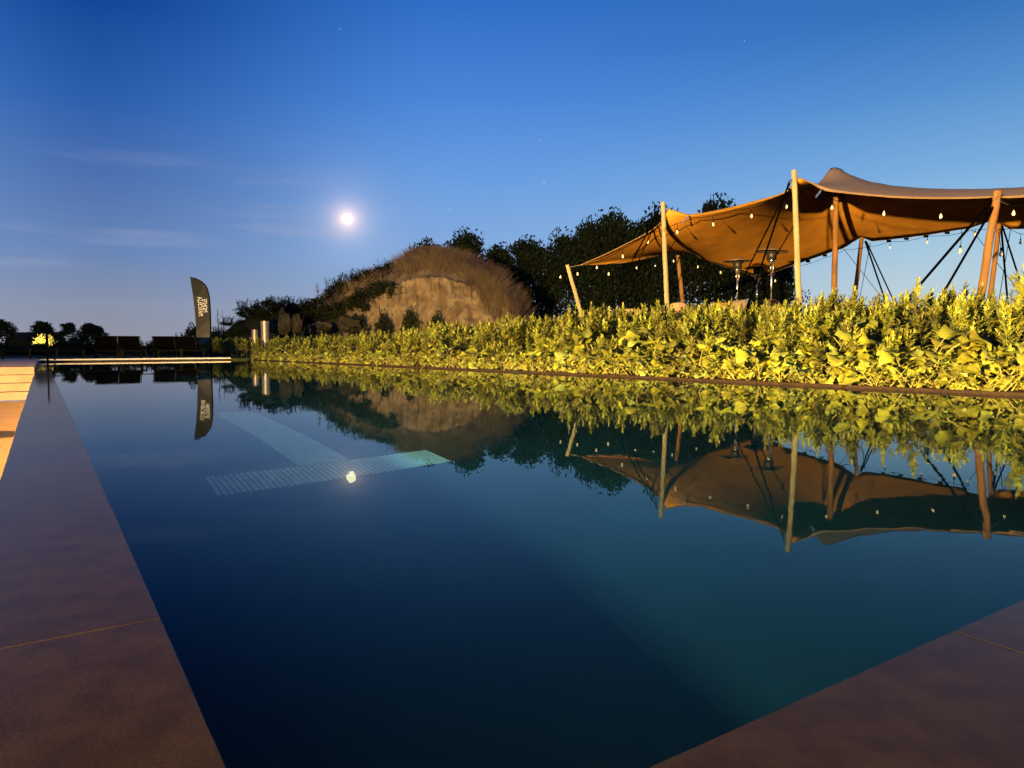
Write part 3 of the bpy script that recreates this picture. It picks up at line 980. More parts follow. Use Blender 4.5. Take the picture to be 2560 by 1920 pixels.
def sofa():
    c = P(1826, 757, 18.0)
    g0 = gz(c)
    t_ = thing('lounge_sofa', 'low wooden lounge sofa with a pale throw showing above the weeds below the heaters', 'sofa', (c.x, c.y, g0))
    H = c.z - g0
    x0, x1 = P(1781, 757, 18.0).x, P(1872, 757, 18.0).x
    for k in range(7):
        xx = x0 + (x1 - x0) * k / 7
        MB().box((xx + 0.01, c.y, g0 + 0.3), (xx + (x1 - x0) / 7 - 0.01, c.y + 0.03, g0 + H - 0.04)).build('back_slat', 'red_wood', t_)
    MB().box((x0, c.y - 0.02, g0 + H - 0.038), (x1, c.y + 0.05, g0 + H)).build('top_rail', 'red_wood', t_)
    MB().box((x0, c.y + 0.06, g0 + 0.25), (x1, c.y + 0.8, g0 + 0.33)).build('seat', 'cushion', t_)
    for xx in (x0, x1 - 0.06):
        for yy in (c.y + 0.055, c.y + 0.74):
            MB().box((xx, yy, g0 - 0.02), (xx + 0.06, yy + 0.06, g0 + 0.247)).build('leg', 'red_wood', t_)
sofa()
# scatter cushion on the sofa, pointed corners, and a striped throw over its back
def pillow(c, w, h, th, label):
    V, F = [], []
    n_ = 8
    for s_ in (1, -1):
        for i in range(n_ + 1):
            for j in range(n_ + 1):
                a, b = i / n_ * 2 - 1, j / n_ * 2 - 1
                q = (1 - a * a) * (1 - b * b)
                V.append((c.x + a * w / 2 * (1 - 0.08 * (1 - b * b)), c.y + s_ * th / 2 * q ** 0.5 + b * 0.04, c.z + b * h / 2 * (1 - 0.10 * (1 - a * a)) + 0.02 * a))
    m_ = (n_ + 1) ** 2
    for s_ in range(2):
        for i in range(n_):
            for j in range(n_):
                a = s_ * m_ + i * (n_ + 1) + j
                q = (a, a + n_ + 1, a + n_ + 2, a + 1)
                F.append(q if s_ else q[::-1])
    o = MB().add(V, F).build('cushion', 'cushion', origin=c, smooth=True)
    tag(o, label, 'cushion')
pillow(P(1846, 766, 17.9), 0.50, 0.34, 0.14, 'pale scatter cushion with pointed corners on the sofa below the left heater')
thr = MB()
cc = P(1841, 768, 17.8)
for k in range(5):
    thr.add([(cc.x - 0.10 + 0.045 * k, cc.y - 0.01 * (k % 2), cc.z + 0.10), (cc.x - 0.055 + 0.045 * k, cc.y - 0.01 * ((k + 1) % 2), cc.z + 0.10),
             (cc.x - 0.065 + 0.045 * k, cc.y - 0.01 * ((k + 1) % 2), cc.z - 0.13 + 0.01 * k), (cc.x - 0.10 + 0.042 * k, cc.y - 0.01 * (k % 2), cc.z - 0.13 + 0.01 * k)], [(0, 1, 2, 3)])
o = thr.build('throw_blanket', 'cushion', origin=cc)
so2 = o.modifiers.new('t', 'SOLIDIFY')
so2.thickness = 0.008
tag(o, 'pale folded throw hanging over the sofa back in front of the cushion', 'blanket')

# ------------------------------------------------------------------ feather flag
FD = 27.6
fl = thing('feather_flag', 'dark feather flag with white lettering seen from behind at the far end of the pool', 'flag', P(527, 892, FD))
mast_px = [(475, 693), (486, 695.5), (494, 698.5), (504, 704), (512, 711.5), (517, 719), (520, 727), (523, 741), (525, 761), (526, 785), (526.5, 812), (527, 852), (527.3, 892)]
MB().tube([P(x, y, FD) for x, y in mast_px], [0.012] + [0.022] * 8 + [0.025] * 4, 6).build('mast', 'black_metal', fl)
outl = [(475, 694), (486, 696.5), (494, 699.5), (503, 705), (511, 712.5), (516, 720), (519.5, 728), (522, 741), (524, 761), (525, 785), (525.5, 812), (526, 850), (515, 861), (504, 862), (493, 862),
        (489, 806), (486.4, 773), (482.5, 740), (476.5, 702)]
def sheet(px, name, m, y_off, parent=fl, ripple=True):
    mb_ = MB()
    V = [P(x, y, FD) + Vector((0, y_off, 0)) for x, y in px]
    k_ = len(V)
    V2 = [v + Vector((0, 0.004, 0)) for v in V]
    mb_.add(V + V2, [tuple(range(k_)), tuple(range(2 * k_ - 1, k_ - 1, -1))] + [(i, i + k_, (i + 1) % k_ + k_, (i + 1) % k_) for i in range(k_)])
    return mb_.build(name, m, parent)
banner = sheet(outl, 'banner', 'flag_grey', 0.0)
sheet([(475.5, 695), (486, 697.5), (494, 700.5), (503, 706), (509, 713), (497, 738), (484, 740), (477, 702)], 'printed_panel', 'flag_dark', -0.006)
sheet([(489.5, 802), (512, 802), (504, 812), (491, 828)], 'printed_panel', 'flag_grey', -0.006)
sheet([(512, 806), (525, 800), (525.6, 846), (515, 860), (504, 861), (494, 861), (491, 829), (504, 813)], 'printed_panel', 'flag_mid', -0.006)
sheet([(503, 846), (517, 830), (524, 838), (524, 850), (514, 860.5), (496, 860.5)], 'printed_panel', 'flag_light', -0.010)
sheet([(492.5, 844), (505, 843), (494, 855)], 'printed_panel', 'flag_grey', -0.014)
sheet([(486.6, 736), (488.0, 736), (492.5, 798), (491, 798)], 'printed_line', 'flag_mid', -0.008)
def lettering(txt, b0, b1, tp):
    """mirrored lettering: reads upwards from b0 to b1 (pixels), tp: offset of letter tops"""
    cu = bpy.data.curves.new('lettering', 'FONT')
    cu.body = txt
    cu.offset = 0.018
    cu.resolution_u = 3
    ob = bpy.data.objects.new('lettering', cu)
    me0 = bpy.data.meshes.new_from_object(ob)
    bpy.data.objects.remove(ob)
    co = np.array([v.co[:] for v in me0.vertices])
    mn, mx_ = co.min(0), co.max(0)
    A, B, T = P(*b0, FD), P(*b1, FD), P(b0[0] + tp[0], b0[1] + tp[1], FD)
    V = [A + (B - A) * ((c[0] - mn[0]) / (mx_[0] - mn[0])) + (T - A) * ((c[1] - mn[1]) / (mx_[1] - mn[1])) + Vector((0, -0.012, 0)) for c in co]
    F = [tuple(p.vertices) for p in me0.polygons]
    bpy.data.meshes.remove(me0)
    o = MB().add(V, F).build('lettering', 'flag_white', fl)
lettering('MONTE', (508.3, 780.8), (505.8, 747.5), (11.3, -0.8))
lettering('MARCELLA', (497.3, 790.3), (493.6, 742), (11.0, -0.9))

# ------------------------------------------------------------------ sun loungers and side tables at the far end
def lounger(px, label, back=True):
    u0 = 26.3
    c = at_u(px, u0, 0.062)
    lg = thing('sun_lounger', label, 'sun lounger', c, 'sun loungers at the far end of the pool')
    wN, h = 0.36, 0.30
    def q(u, n, z):
        return c + U * u + N * n + Vector((0, 0, z))
    fr = MB()
    for s_ in (-1, 1):
        fr.tube([q(0, s_ * wN, h), q(1.35, s_ * wN, h)], 0.018, 6)
    fr.tube([q(0, -wN, h - 0.045), q(0, wN, h - 0.045)], 0.014, 6)
    fr.build('frame', 'frame_metal', lg)
    for s_ in (-1, 1):
        for uu_ in (0.0, 1.3):
            MB().tube([q(uu_, s_ * wN, 0), q(uu_, s_ * wN, h)], 0.022, 6).build('leg', 'frame_metal', lg)
    V, F = [], []
    for i in range(9):
        for j in range(7):
            a = j / 6 * 2 - 1
            V.append(q(0.02 + 1.3 * i / 8, a * (wN - 0.02), h - 0.05 * (1 - a * a)))
    for i in range(8):
        for j in range(6):
            a = i * 7 + j
            F.append((a, a + 7, a + 8, a + 1))
    s_ = MB().add(V, F).build('seat_sling', 'sling', lg, smooth=True)
    m_ = s_.modifiers.new('t', 'SOLIDIFY')
    m_.thickness = 0.006
    top = (1.62, 0.74) if back else (2.0, 0.33)
    bk = MB()
    V = [q(1.31, -wN + 0.02, h), q(1.31, wN - 0.02, h), q(top[0], wN - 0.03, top[1]), q(top[0], -wN + 0.03, top[1])]
    V += [v + U * 0.02 - Vector((0, 0, 0.012)) for v in V]
    bk.add(V, [(0, 1, 2, 3), (7, 6, 5, 4), (0, 4, 5, 1), (1, 5, 6, 2), (2, 6, 7, 3), (3, 7, 4, 0)])
    bk.build('backrest', 'sling', lg)
    bf = MB()
    for s__ in (-1, 1):
        bf.tube([q(1.30, s__ * wN, h), q(top[0] + 0.01, s__ * (wN - 0.005), top[1] + 0.01)], 0.015, 5)
    bf.tube([q(top[0] + 0.01, -wN, top[1] + 0.01), q(top[0] + 0.01, wN, top[1] + 0.01)], 0.015, 5)
    bf.build('back_frame', 'frame_metal', lg)
for px, lb in [(275, 'raised sun lounger, leftmost of the four with upright black backs'), (334, 'raised sun lounger, second from left of the four with upright backs'),
               (426, 'raised sun lounger, third from left of the four with upright backs'), (481, 'raised sun lounger with upright black back beside the feather flag')]:
    lounger(px, lb)
for px, lb in [(176, 'flat lowered sun lounger left of the upright ones'), (108, 'flat lowered sun lounger in front of the lit tree'), (40, 'flat lowered sun lounger at the left edge of the picture')]:
    lounger(px, lb, False)
def side_table(px, label):
    c = at_u(px, 26.5, 0.062)
    t_ = thing('side_table', label, 'side table', c, 'low side tables between the loungers')
    MB().box((-0.24, -0.24, 0.385), (0.24, 0.24, 0.41), (U, N, Vector((0, 0, 1))), c).build('table_top', 'black_metal', t_)
    for a in (-1, 1):
        for b in (-1, 1):
            MB().box((a * 0.21 - 0.014, b * 0.21 - 0.014, 0), (a * 0.21 + 0.014, b * 0.21 + 0.014, 0.384), (U, N, Vector((0, 0, 1))), c).build('leg', 'black_metal', t_)
side_table(371, 'low black side table between the second and third upright loungers')
side_table(222, 'low black side table left of the leftmost upright lounger')
side_table(146, 'low black side table between two flat loungers')
# slim black post standing by the far left corner
bp_ = at_u(118, 24.6, -0.03)
pt = thing('slim_post', 'slim black post standing at the far left corner of the pool', 'post', bp_)
d0 = bp_.y
tp_ = P(118, 809, d0)
MB().tube([bp_, (bp_.x, bp_.y, tp_.z)], 0.026, 8).build('post', 'black_metal', pt)
MB().lathe([(0.04, -0.01), (0.04, 0.03), (0.02, 0.05)], (bp_.x, bp_.y, tp_.z), 8).build('cap', 'black_metal', pt)

# ------------------------------------------------------------------ metal vent pipes in the field
def pipe(px, ptop, d, wpx, label, ring):
    top = P(px, ptop, d)
    g0 = gz(top)
    r_ = wpx / 2 / FP * d
    t_ = thing('vent_pipe', label, 'vent pipe', (top.x, top.y, g0), 'metal vent pipes in the field')
    prof = [(r_, -0.02), (r_, top.z - g0)] if not ring else [(r_ * 0.93, -0.02), (r_ * 0.93, top.z - g0 - 0.16)]
    MB().lathe(prof + [(prof[-1][0] - 0.02, prof[-1][1]), (prof[-1][0] - 0.02, prof[-1][1] - 0.3)], (top.x, top.y, g0), 24).build('pipe', 'galvanised', t_, smooth=False)
    if ring:
        MB().lathe([(r_, top.z - g0 - 0.159), (r_, top.z - g0 - 0.02), (r_ * 1.04, top.z - g0 - 0.018), (r_ * 1.04, top.z - g0), (0.02, top.z - g0)], (top.x, top.y, g0), 24).build('cap', 'galvanised', t_)
pipe(662, 803, 29.5, 21, 'taller round galvanised pipe with a ringed cap standing in the weeds', True)
pipe(637, 824.5, 30.5, 15.5, 'shorter plain galvanised pipe beside the capped one', False)

# ------------------------------------------------------------------ earth mound and ridge
def interp(px, tab):
    if px <= tab[0][0]: return tab[0][1]
    for (a, b), (c, d) in zip(tab, tab[1:]):
        if px <= c:
            f_ = (px - a) / (c - a)
            return b + (d - b) * f_
    return tab[-1][1]
Hpx = [(440, 874), (500, 862), (540, 846), (590, 812), (620, 792), (700, 778), (800, 768), (840, 740), (880, 712), (930, 694), (970, 682), (1010, 664), (1040, 648), (1080, 640), (1130, 645),
       (1180, 660), (1230, 684), (1270, 715), (1300, 750), (1330, 795), (1380, 868)]
Cpx = [(840, 800), (880, 782), (910, 765), (940, 748), (985, 718), (1010, 704), (1050, 694), (1100, 693), (1150, 706), (1190, 720), (1240, 735), (1280, 762), (1315, 800)]
DC, DH = 40.5, 44.5
def surf(px, t_):
    """mound section at column px; t_ 0..1 from the front foot over the cliff and crest to the back. returns (depth, z)"""
    H = max(0.05, P(px, interp(px, Hpx), DH).z)
    cw = sst((px - 850) / 60) * sst((1330 - px) / 60)
    Cz = P(px, interp(px, Cpx), DC).z if cw > 0 else H * 0.6
    Cz = H * 0.62 * (1 - cw) + min(Cz, H * 0.97) * cw
    base = 0.25
    foot = base + (Cz - base) * (0.22 * cw + 0.25 * (1 - cw))
    if t_ < 0.15:
        f_ = t_ / 0.15
        return 37.0 + 2.4 * f_, base + (foot - base) * f_ ** 1.5
    if t_ < 0.45:
        f_ = (t_ - 0.15) / 0.30
        dd = 39.4 + (1.1 + 1.6 * (1 - cw)) * f_
        return dd, foot + (Cz - foot) * (f_ if cw < 0.5 else min(1, f_ * 1.08))
    if t_ < 0.75:
        f_ = (t_ - 0.45) / 0.30
        d0_ = 40.5 + 1.6 * (1 - cw)
        return d0_ + (DH - d0_) * f_, Cz + (H - Cz) * math.sin(f_ * math.pi / 2)
    f_ = (t_ - 0.75) / 0.25
    return DH + 9 * f_, H * (1 - sst(f_)) + 0.0
def surf_pt(px, t_):
    dd, z = surf(px, t_)
    cw = sst((px - 850) / 60) * sst((1330 - px) / 60)
    if 0.1 < t_ < 0.5 and cw > 0.1:
        q = Vector((px * 0.035, z * 0.5, 0))
        gul = noise.noise(Vector((px * 0.05, z * 0.3, 7))) * 0.6 + noise.noise(Vector((px * 0.12, z * 0.7, 2))) * 0.45 + abs(noise.noise(Vector((px * 0.25, z * 1.6, 2)))) * 0.5 + noise.noise(Vector((px * 0.6, z * 4, 5))) * 0.15
        dd += 0.9 * gul * cw * math.sin(math.pi * min(1, (t_ - 0.1) / 0.4))
        z += 0.15 * noise.noise(Vector((px * 0.15, t_ * 30, 3))) * cw
    else:
        z += 0.12 * noise.noise(Vector((px * 0.03, t_ * 8, 3)))
    return Vector(((px - 1280) / FP * dd * 1.0, dd, z))
cols = [440 + 5 * i for i in range(189)]
rows = [0.15 * i / 8 for i in range(8)] + [0.15 + 0.30 * i / 44 for i in range(44)] + [0.45 + 0.55 * i / 24 for i in range(25)]
V = [surf_pt(px, t_) for px in cols for t_ in rows]
nr = len(rows)
F = [(i * nr + j, (i + 1) * nr + j, (i + 1) * nr + j + 1, i * nr + j + 1) for i in range(len(cols) - 1) for j in range(nr - 1)]
me = MB().add(V, F).mesh('earth_mound')
me.materials.append(MAT['field_ground'])
me.materials.append(MAT['clay'])
for k, p in enumerate(me.polygons):
    i, j = divmod(k, nr - 1)
    if 855 < cols[i] < 1325 and 0.03 < rows[j] < 0.60:
        p.material_index = 1
me.shade_smooth()
put('earth_mound', me, None, kind='structure')

# ------------------------------------------------------------------ dry grass and field weeds (masses)
def blades(n, base_fn, ln, wd, lean, seed, seg=2):
    r = np.random.default_rng(seed)
    V, F = [], []
    for k in range(n):
        b = base_fn(r)
        if b is None:
            continue
        l_ = ln * r.uniform(0.35, 1.25)
        an = r.uniform(0, 2 * math.pi)
        d = Vector((math.cos(an) * lean, math.sin(an) * lean, 1)).normalized()
        side = Vector((-math.sin(an + 1.2), math.cos(an + 1.2), 0)) * wd * 0.5
        o = len(V)
        m = b + d * l_ * 0.55
        tpp = b + d * l_ + Vector((math.cos(an), math.sin(an), -0.25)) * l_ * lean * 0.5
        V += [b - side, b + side, m + side * 0.8, m - side * 0.8, tpp]
        F += [(o, o + 1, o + 2), (o, o + 2, o + 3), (o + 3, o + 2, o + 4)]
    return np_mesh('blades', np.array([v[:] for v in V]), np.array(F))
TUFT = []
def tuft_of(fn):
    state = {'n': 0, 'c': None}
    def f(r):
        if state['n'] <= 0:
            state['c'] = fn(r)
            state['n'] = int(r.integers(12, 46))
        state['n'] -= 1
        if state['c'] is None: return None
        return state['c'] + Vector((r.normal() * .13, r.normal() * .13, r.normal() * .05))
    return f
def dry_base(r):
    px = r.uniform(985, 1322)
    t_ = r.uniform(0.50, 0.80)
    if px > 1170 and r.random() < 0.6:
        t_ = r.uniform(0.45 - 0.28 * sst((px - 1170) / 100), 0.55)
    if px < 1040 and r.random() < (1040 - px) / 55: return None
    p = surf_pt(px, t_)
    return p - Vector((0, 0, 0.05))
me = blades(24000, tuft_of(dry_base), 0.80, 0.024, 0.5, 3)
me.name = 'dry_grass'
put('dry_grass', me, 'dry_grass', kind='stuff')
def dry_base2(r):
    px = r.uniform(830, 1040)
    return surf_pt(px, r.uniform(0.5, 0.8)) - Vector((0, 0, 0.05))
me = blades(2500, tuft_of(dry_base2), 0.8, 0.028, 0.4, 4)
put('dry_grass', me, 'dry_grass', kind='stuff')

# ------------------------------------------------------------------ leafy clumps: crowns and bushes
def clump_leaves(centres, n_per, sig, leaf, seed, zstretch=1.0):
    r = np.random.default_rng(seed)
    pos = []
    for (c, s_) in centres:
        q = np.clip(r.normal(size=(n_per, 3)), -1.7, 1.7)
        q *= np.minimum(1, 1.9 / (np.linalg.norm(q, axis=1, keepdims=True) + 1e-6))
        q *= sig * s_
        q[:, 2] *= zstretch
        pos.append(q + np.array(c))
    pos = np.concatenate(pos)
    n = len(pos)
    d = rand_dirs(n, r)
    d[:, 2] = np.abs(d[:, 2]) * 0.8 + 0.1
    up = rand_dirs(n, r)
    ln = leaf * r.uniform(0.6, 1.4, n)
    return fold_leaves(pos, d, up, ln, ln * 0.55, 0.3)
def tree_meshes(seed, H=10.0, R_=3.0, leaf=0.34, ncl=62, nper=150, low=0.22, upright=True, nstem=3):
    r = random.Random(seed)
    cs = []
    for k in range(ncl):
        a = r.uniform(0, 2 * math.pi)
        h = low + (1 - low) * r.random() ** 0.62
        prof = math.sin(math.pi * min(1, max(0.06, (h - low * 0.6) / (1.02 - low * 0.6))) ** 0.8) ** 0.6
        rr = R_ * prof * r.uniform(0.35, 1.0)
        cs.append(((math.cos(a) * rr, math.sin(a) * rr, H * h * r.uniform(0.94, 0.98)), r.uniform(0.7, 1.2)))
    for k in range(6):                       # plumes breaking the outline
        a = r.uniform(0, 2 * math.pi)
        rr = r.uniform(0, R_ * 0.5)
        cs.append(((math.cos(a) * rr, math.sin(a) * rr, H * r.uniform(0.90, 0.99)), 0.5))
    V, F = clump_leaves(cs, nper, 0.72 if upright else 0.6, leaf, seed, 1.15 if upright else 0.95)
    crown = np_mesh('crown', V, F)
    mb_ = MB()
    for s_ in range(nstem):
        a = 2 * math.pi * s_ / nstem + r.uniform(-0.4, 0.4)
        e = Vector((math.cos(a) * R_ * 0.45, math.sin(a) * R_ * 0.45, H * 0.85))
        pts = [Vector((math.cos(a) * 0.12, math.sin(a) * 0.12, -0.3))]
        for i in range(1, 6):
            f_ = i / 5
            pts.append(Vector((e.x * f_ ** 1.3 + r.uniform(-.15, .15), e.y * f_ ** 1.3 + r.uniform(-.15, .15), e.z * f_)))
        mb_.tube(pts, [0.17, 0.15, 0.12, 0.09, 0.06, 0.03], 6)
        for b in range(5):
            i = r.randint(1, 4)
            c = min(cs, key=lambda q: (Vector(q[0]) - pts[i]).length + r.uniform(0, 2.5))[0]
            m_ = (pts[i] + Vector(c)) / 2 + Vector((0, 0, -0.2))
            mb_.tube([pts[i], m_, Vector(c)], [0.07, 0.045, 0.015], 5)
    return mb_.mesh('trunk'), crown
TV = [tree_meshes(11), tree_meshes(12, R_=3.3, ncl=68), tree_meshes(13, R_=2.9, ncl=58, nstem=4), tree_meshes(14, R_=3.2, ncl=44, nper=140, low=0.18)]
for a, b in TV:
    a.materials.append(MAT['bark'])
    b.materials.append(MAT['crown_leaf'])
def tree(px, py, wpx, d, v, label, group, zb=0.0, name='tree', rot=None):
    top = P(px, py, d)
    t_ = thing(name, label, 'tree', (top.x, top.y, zb), group)
    a, b = TV[v]
    put('trunk', a, None, t_)
    put('crown', b, None, t_)
    w = wpx / FP * d
    t_.scale = (w / 6.4, w / 6.4, (top.z - zb) / 10.85)
    t_.rotation_euler.z = rnd.uniform(0, 6.28) if rot is None else rot
    return t_
G1 = 'dark trees behind the mound and the tent'
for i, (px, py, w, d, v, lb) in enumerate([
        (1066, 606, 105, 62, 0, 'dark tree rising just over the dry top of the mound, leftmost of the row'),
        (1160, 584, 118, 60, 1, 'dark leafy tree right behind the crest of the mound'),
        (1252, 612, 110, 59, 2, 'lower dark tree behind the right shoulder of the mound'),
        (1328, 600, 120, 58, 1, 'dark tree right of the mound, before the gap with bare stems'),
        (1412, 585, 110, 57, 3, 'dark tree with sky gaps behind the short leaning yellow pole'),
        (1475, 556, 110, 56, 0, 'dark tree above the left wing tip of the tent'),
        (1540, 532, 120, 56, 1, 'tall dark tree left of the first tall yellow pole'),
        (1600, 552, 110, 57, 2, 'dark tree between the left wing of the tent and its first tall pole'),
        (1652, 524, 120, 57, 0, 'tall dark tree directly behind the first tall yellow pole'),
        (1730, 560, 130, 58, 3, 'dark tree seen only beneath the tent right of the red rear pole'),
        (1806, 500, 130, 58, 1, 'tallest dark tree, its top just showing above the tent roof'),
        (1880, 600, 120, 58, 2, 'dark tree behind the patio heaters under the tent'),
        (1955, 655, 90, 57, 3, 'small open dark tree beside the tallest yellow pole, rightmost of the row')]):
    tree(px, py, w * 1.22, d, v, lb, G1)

def bush_mesh(seed, leaf=0.14, n=30, nper=60, spiky=False):
    """bush of about 2 m width and 1.5 m height"""
    r = random.Random(seed)
    cs = []
    for k in range(n):
        a = r.uniform(0, 2 * math.pi)
        rr = 0.85 * r.random() ** 0.5
        cs.append(((math.cos(a) * rr, math.sin(a) * rr, (1.25 * (1 - 0.55 * rr)) * r.uniform(0.15, 1.0)), r.uniform(0.6, 1.1)))
    V, F = clump_leaves(cs, nper, 0.17, leaf, seed, 1.0)
    if spiky:
        q = np.random.default_rng(seed + 50)
        m_ = 45
        b = np.stack([q.uniform(-.8, .8, m_), q.uniform(-.8, .8, m_), q.uniform(0.5, 1.0, m_)], 1)
        dv = np.stack([q.uniform(-.25, .25, m_), q.uniform(-.25, .25, m_), np.ones(m_)], 1)
        pos, dd = [], []
        for s_ in np.linspace(0, 0.75, 12):
            pos.append(b + dv * s_)
            d2 = rand_dirs(m_, q)
            d2[:, 2] = np.abs(d2[:, 2]) + 0.6
            dd.append(d2)
        pos, dd = np.concatenate(pos), np.concatenate(dd)
        V2, F2 = fold_leaves(pos, dd, rand_dirs(len(pos), q), np.full(len(pos), leaf * 0.9), np.full(len(pos), leaf * 0.35))
        F = np.concatenate([F, F2 + len(V)])
        V = np.concatenate([V, V2])
    me = np_mesh('foliage', V, F)
    mb_ = MB()
    for k in range(7):
        c = cs[k][0]
        mb_.tube([(0.05 * math.cos(k), 0.05 * math.sin(k), -0.1), (c[0] * 0.5, c[1] * 0.5, c[2] * 0.6), c], [0.03, 0.02, 0.008], 5)
    return mb_.mesh('stem'), me
BV = [bush_mesh(21), bush_mesh(22, spiky=True), bush_mesh(23, spiky=True, n=22), bush_mesh(24, n=36)]
for a, b in BV:
    a.materials.append(MAT['bark'])
BL = {}
def bush(px, py, wpx, d, v, label, group, m='dark_bush_leaf', zb=None, name='bush'):
    top = P(px, py, d)
    if zb is None:
        zb = gz(top)
    t_ = thing(name, label, 'bush', (top.x, top.y, zb), group)
    a, b = BV[v]
    if (v, m) not in BL:
        me = b.copy()
        me.materials.clear()
        me.materials.append(MAT[m])
        BL[v, m] = me
    put('stem', a, None, t_)
    put('foliage', BL[v, m], None, t_)
    w = wpx / FP * d
    hh = {0: 1.45, 1: 1.75, 2: 1.75, 3: 1.45}[v]
    t_.scale = (w / 2.0, w / 2.0, max(0.3, (top.z - zb)) / hh)
    t_.rotation_euler.z = rnd.uniform(0, 6.28)
    return t_
def on_mound(px, t_):
    p = surf_pt(px, t_)
    return p
def mbush(px, py, wpx, t_, v, label, group, m='dark_bush_leaf'):
    p = surf_pt(px, t_)
    return bush(px, py, wpx, p.y, v, label, group, m, zb=p.z - 0.15)
G2 = 'dark shrubs covering the ridge and the left flank of the mound'
spots = [(545, 815, 60, 'at the low left end of the ridge'), (590, 790, 70, 'on the ridge above the shorter pipe'), (630, 748, 75, 'topping the ridge straight above the two pipes'),
         (668, 742, 70, 'on the ridge crest above the grey boulders'), (705, 738, 70, 'on the ridge crest, third from the left of the crest'), (742, 742, 70, 'on the flat middle of the ridge'),
         (780, 744, 70, 'on the ridge just before the bare twigs'), (815, 735, 70, 'where the ridge meets the mound'), (842, 692, 60, 'at the lower left shoulder of the mound'),
         (878, 680, 70, 'on the left shoulder of the mound'), (915, 670, 75, 'half way up the left flank of the mound'), (952, 662, 75, 'high on the left flank of the mound'),
         (990, 648, 70, 'just left of the dry summit of the mound')]
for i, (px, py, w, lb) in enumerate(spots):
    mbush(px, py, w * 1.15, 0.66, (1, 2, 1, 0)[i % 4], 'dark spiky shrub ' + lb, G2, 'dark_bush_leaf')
for i, (px, py, w, lb) in enumerate([(600, 812, 60, 'behind the two metal pipes'), (705, 778, 70, 'above the boulders, in front of the ridge'), (770, 775, 80, 'below the ridge crest left of the clay'),
                                     (850, 745, 80, 'on the slope left of the clay face'), (905, 720, 80, 'above the left end of the clay face'), (960, 690, 75, 'over the upper left rim of the clay face'), (560, 838, 60, 'low at the foot of the ridge')]):
    mbush(px, py, w * 1.2, 0.45, (0, 3)[i % 2], 'dark rounded shrub ' + lb, 'rounded shrubs on the front of the ridge', 'shrub_leaf')
for i, (px, py, w, lb) in enumerate([(957, 772, 46, 'left one of two'), (1022, 765, 50, 'taller one of two'), (893, 775, 50, 'at its left end'), (1090, 775, 45, 'below its middle')]):
    mbush(px, py, w, 0.12, 0, 'green shrub at the foot of the clay face, ' + lb, 'green shrubs at the foot of the clay face', 'shrub_leaf')
for i, (px, py, w, d, lb) in enumerate([(1350, 776, 90, 50, 'right of the mound'), (1425, 772, 90, 50, 'behind the short yellow pole'), (1500, 768, 95, 51, 'below the left tent wing'), (1580, 764, 90, 51, 'left of the tall pole'),
                                        (1650, 766, 90, 51, 'behind the tall pole'), (1730, 764, 90, 52, 'left of the heaters'), (1800, 766, 80, 52, 'below the left heater'), (1880, 765, 90, 52, 'below the middle heater'), (1955, 756, 80, 52, 'beside the tallest pole')]):
    bush(px, py, w * 1.3, d, i % 4, 'dark undergrowth bush beneath the trees, ' + lb, 'undergrowth below the dark trees')
# low hedge line behind the loungers
hedge = [(16, 862), (60, 856), (88, 852), (118, 856), (152, 850), (165, 842), (196, 852), (228, 850), (262, 846), (292, 849), (322, 846), (352, 850), (384, 849), (412, 846), (442, 842), (462, 832), (480, 806), (505, 826), (530, 836)]
names_ = ['at the left picture edge', 'below the roof of the far house', 'right below the chimney', 'in front of the lit tree', 'between the lit tree and the first round tree', 'rounded, below the middle dark tree',
          'left of the first upright lounger', 'behind the side table left of the loungers', 'behind the first upright lounger', 'between the first and second upright lounger', 'behind the second upright lounger', 'above the side table between loungers',
          'left of the third upright lounger', 'behind the third upright lounger', 'between the third and fourth upright lounger', 'left of the flag, low', 'left of the flag, tallest', 'hidden by the lower half of the flag', 'right of the flag']
for i, ((px, py), nm) in enumerate(zip(hedge, names_)):
    bush(px, py, 62, 38 + (i * 7 % 5), (0, 1, 3, 2)[i % 4], 'dark hedge bush behind the loungers, ' + nm, 'hedge bushes behind the loungers', 'shrub_leaf' if i % 3 else 'dark_bush_leaf', zb=0.03)
# bare twiggy saplings on the ridge
def sapling(px, py, d, zb, label):
    top = P(px, py, d)
    t_ = thing('bare_sapling', label, 'sapling', (top.x, top.y, zb), 'bare twiggy saplings on the ridge')
    r = random.Random(px)
    mb_ = MB()
    b = Vector((top.x, top.y, zb))
    mb_.tube([b, b.lerp(top, 0.5) + Vector((0.06, 0, 0)), top], [0.03, 0.02, 0.006], 5)
    mb_.build('stem', 'bark', t_)
    tw = MB()
    for k in range(26):
        f_ = r.uniform(0.35, 0.95)
        s_ = b.lerp(top, f_)
        e = s_ + Vector((r.uniform(-.5, .5), r.uniform(-.5, .5), r.uniform(0.2, 0.7))) * (1.1 - f_)
        tw.tube([s_, e], [0.010, 0.005], 3, False)
    tw.build('twigs', 'dry_grass', t_)
sapling(793, 706, 43, surf_pt(793, 0.66).z - .1, 'bare pale sapling sticking up from the middle of the ridge')
sapling(810, 722, 43, surf_pt(810, 0.66).z - .1, 'lower bare sapling just right of the tallest bare one')
sapling(543, 770, 44, 0.2, 'bare sapling right of the feather flag')
sapling(556, 775, 44, 0.2, 'thin bare sapling second to the right of the feather flag')
sapling(908, 700, 40.6, surf_pt(908, 0.45).z - .1, 'bare pale sapling on the left slope of the mound')
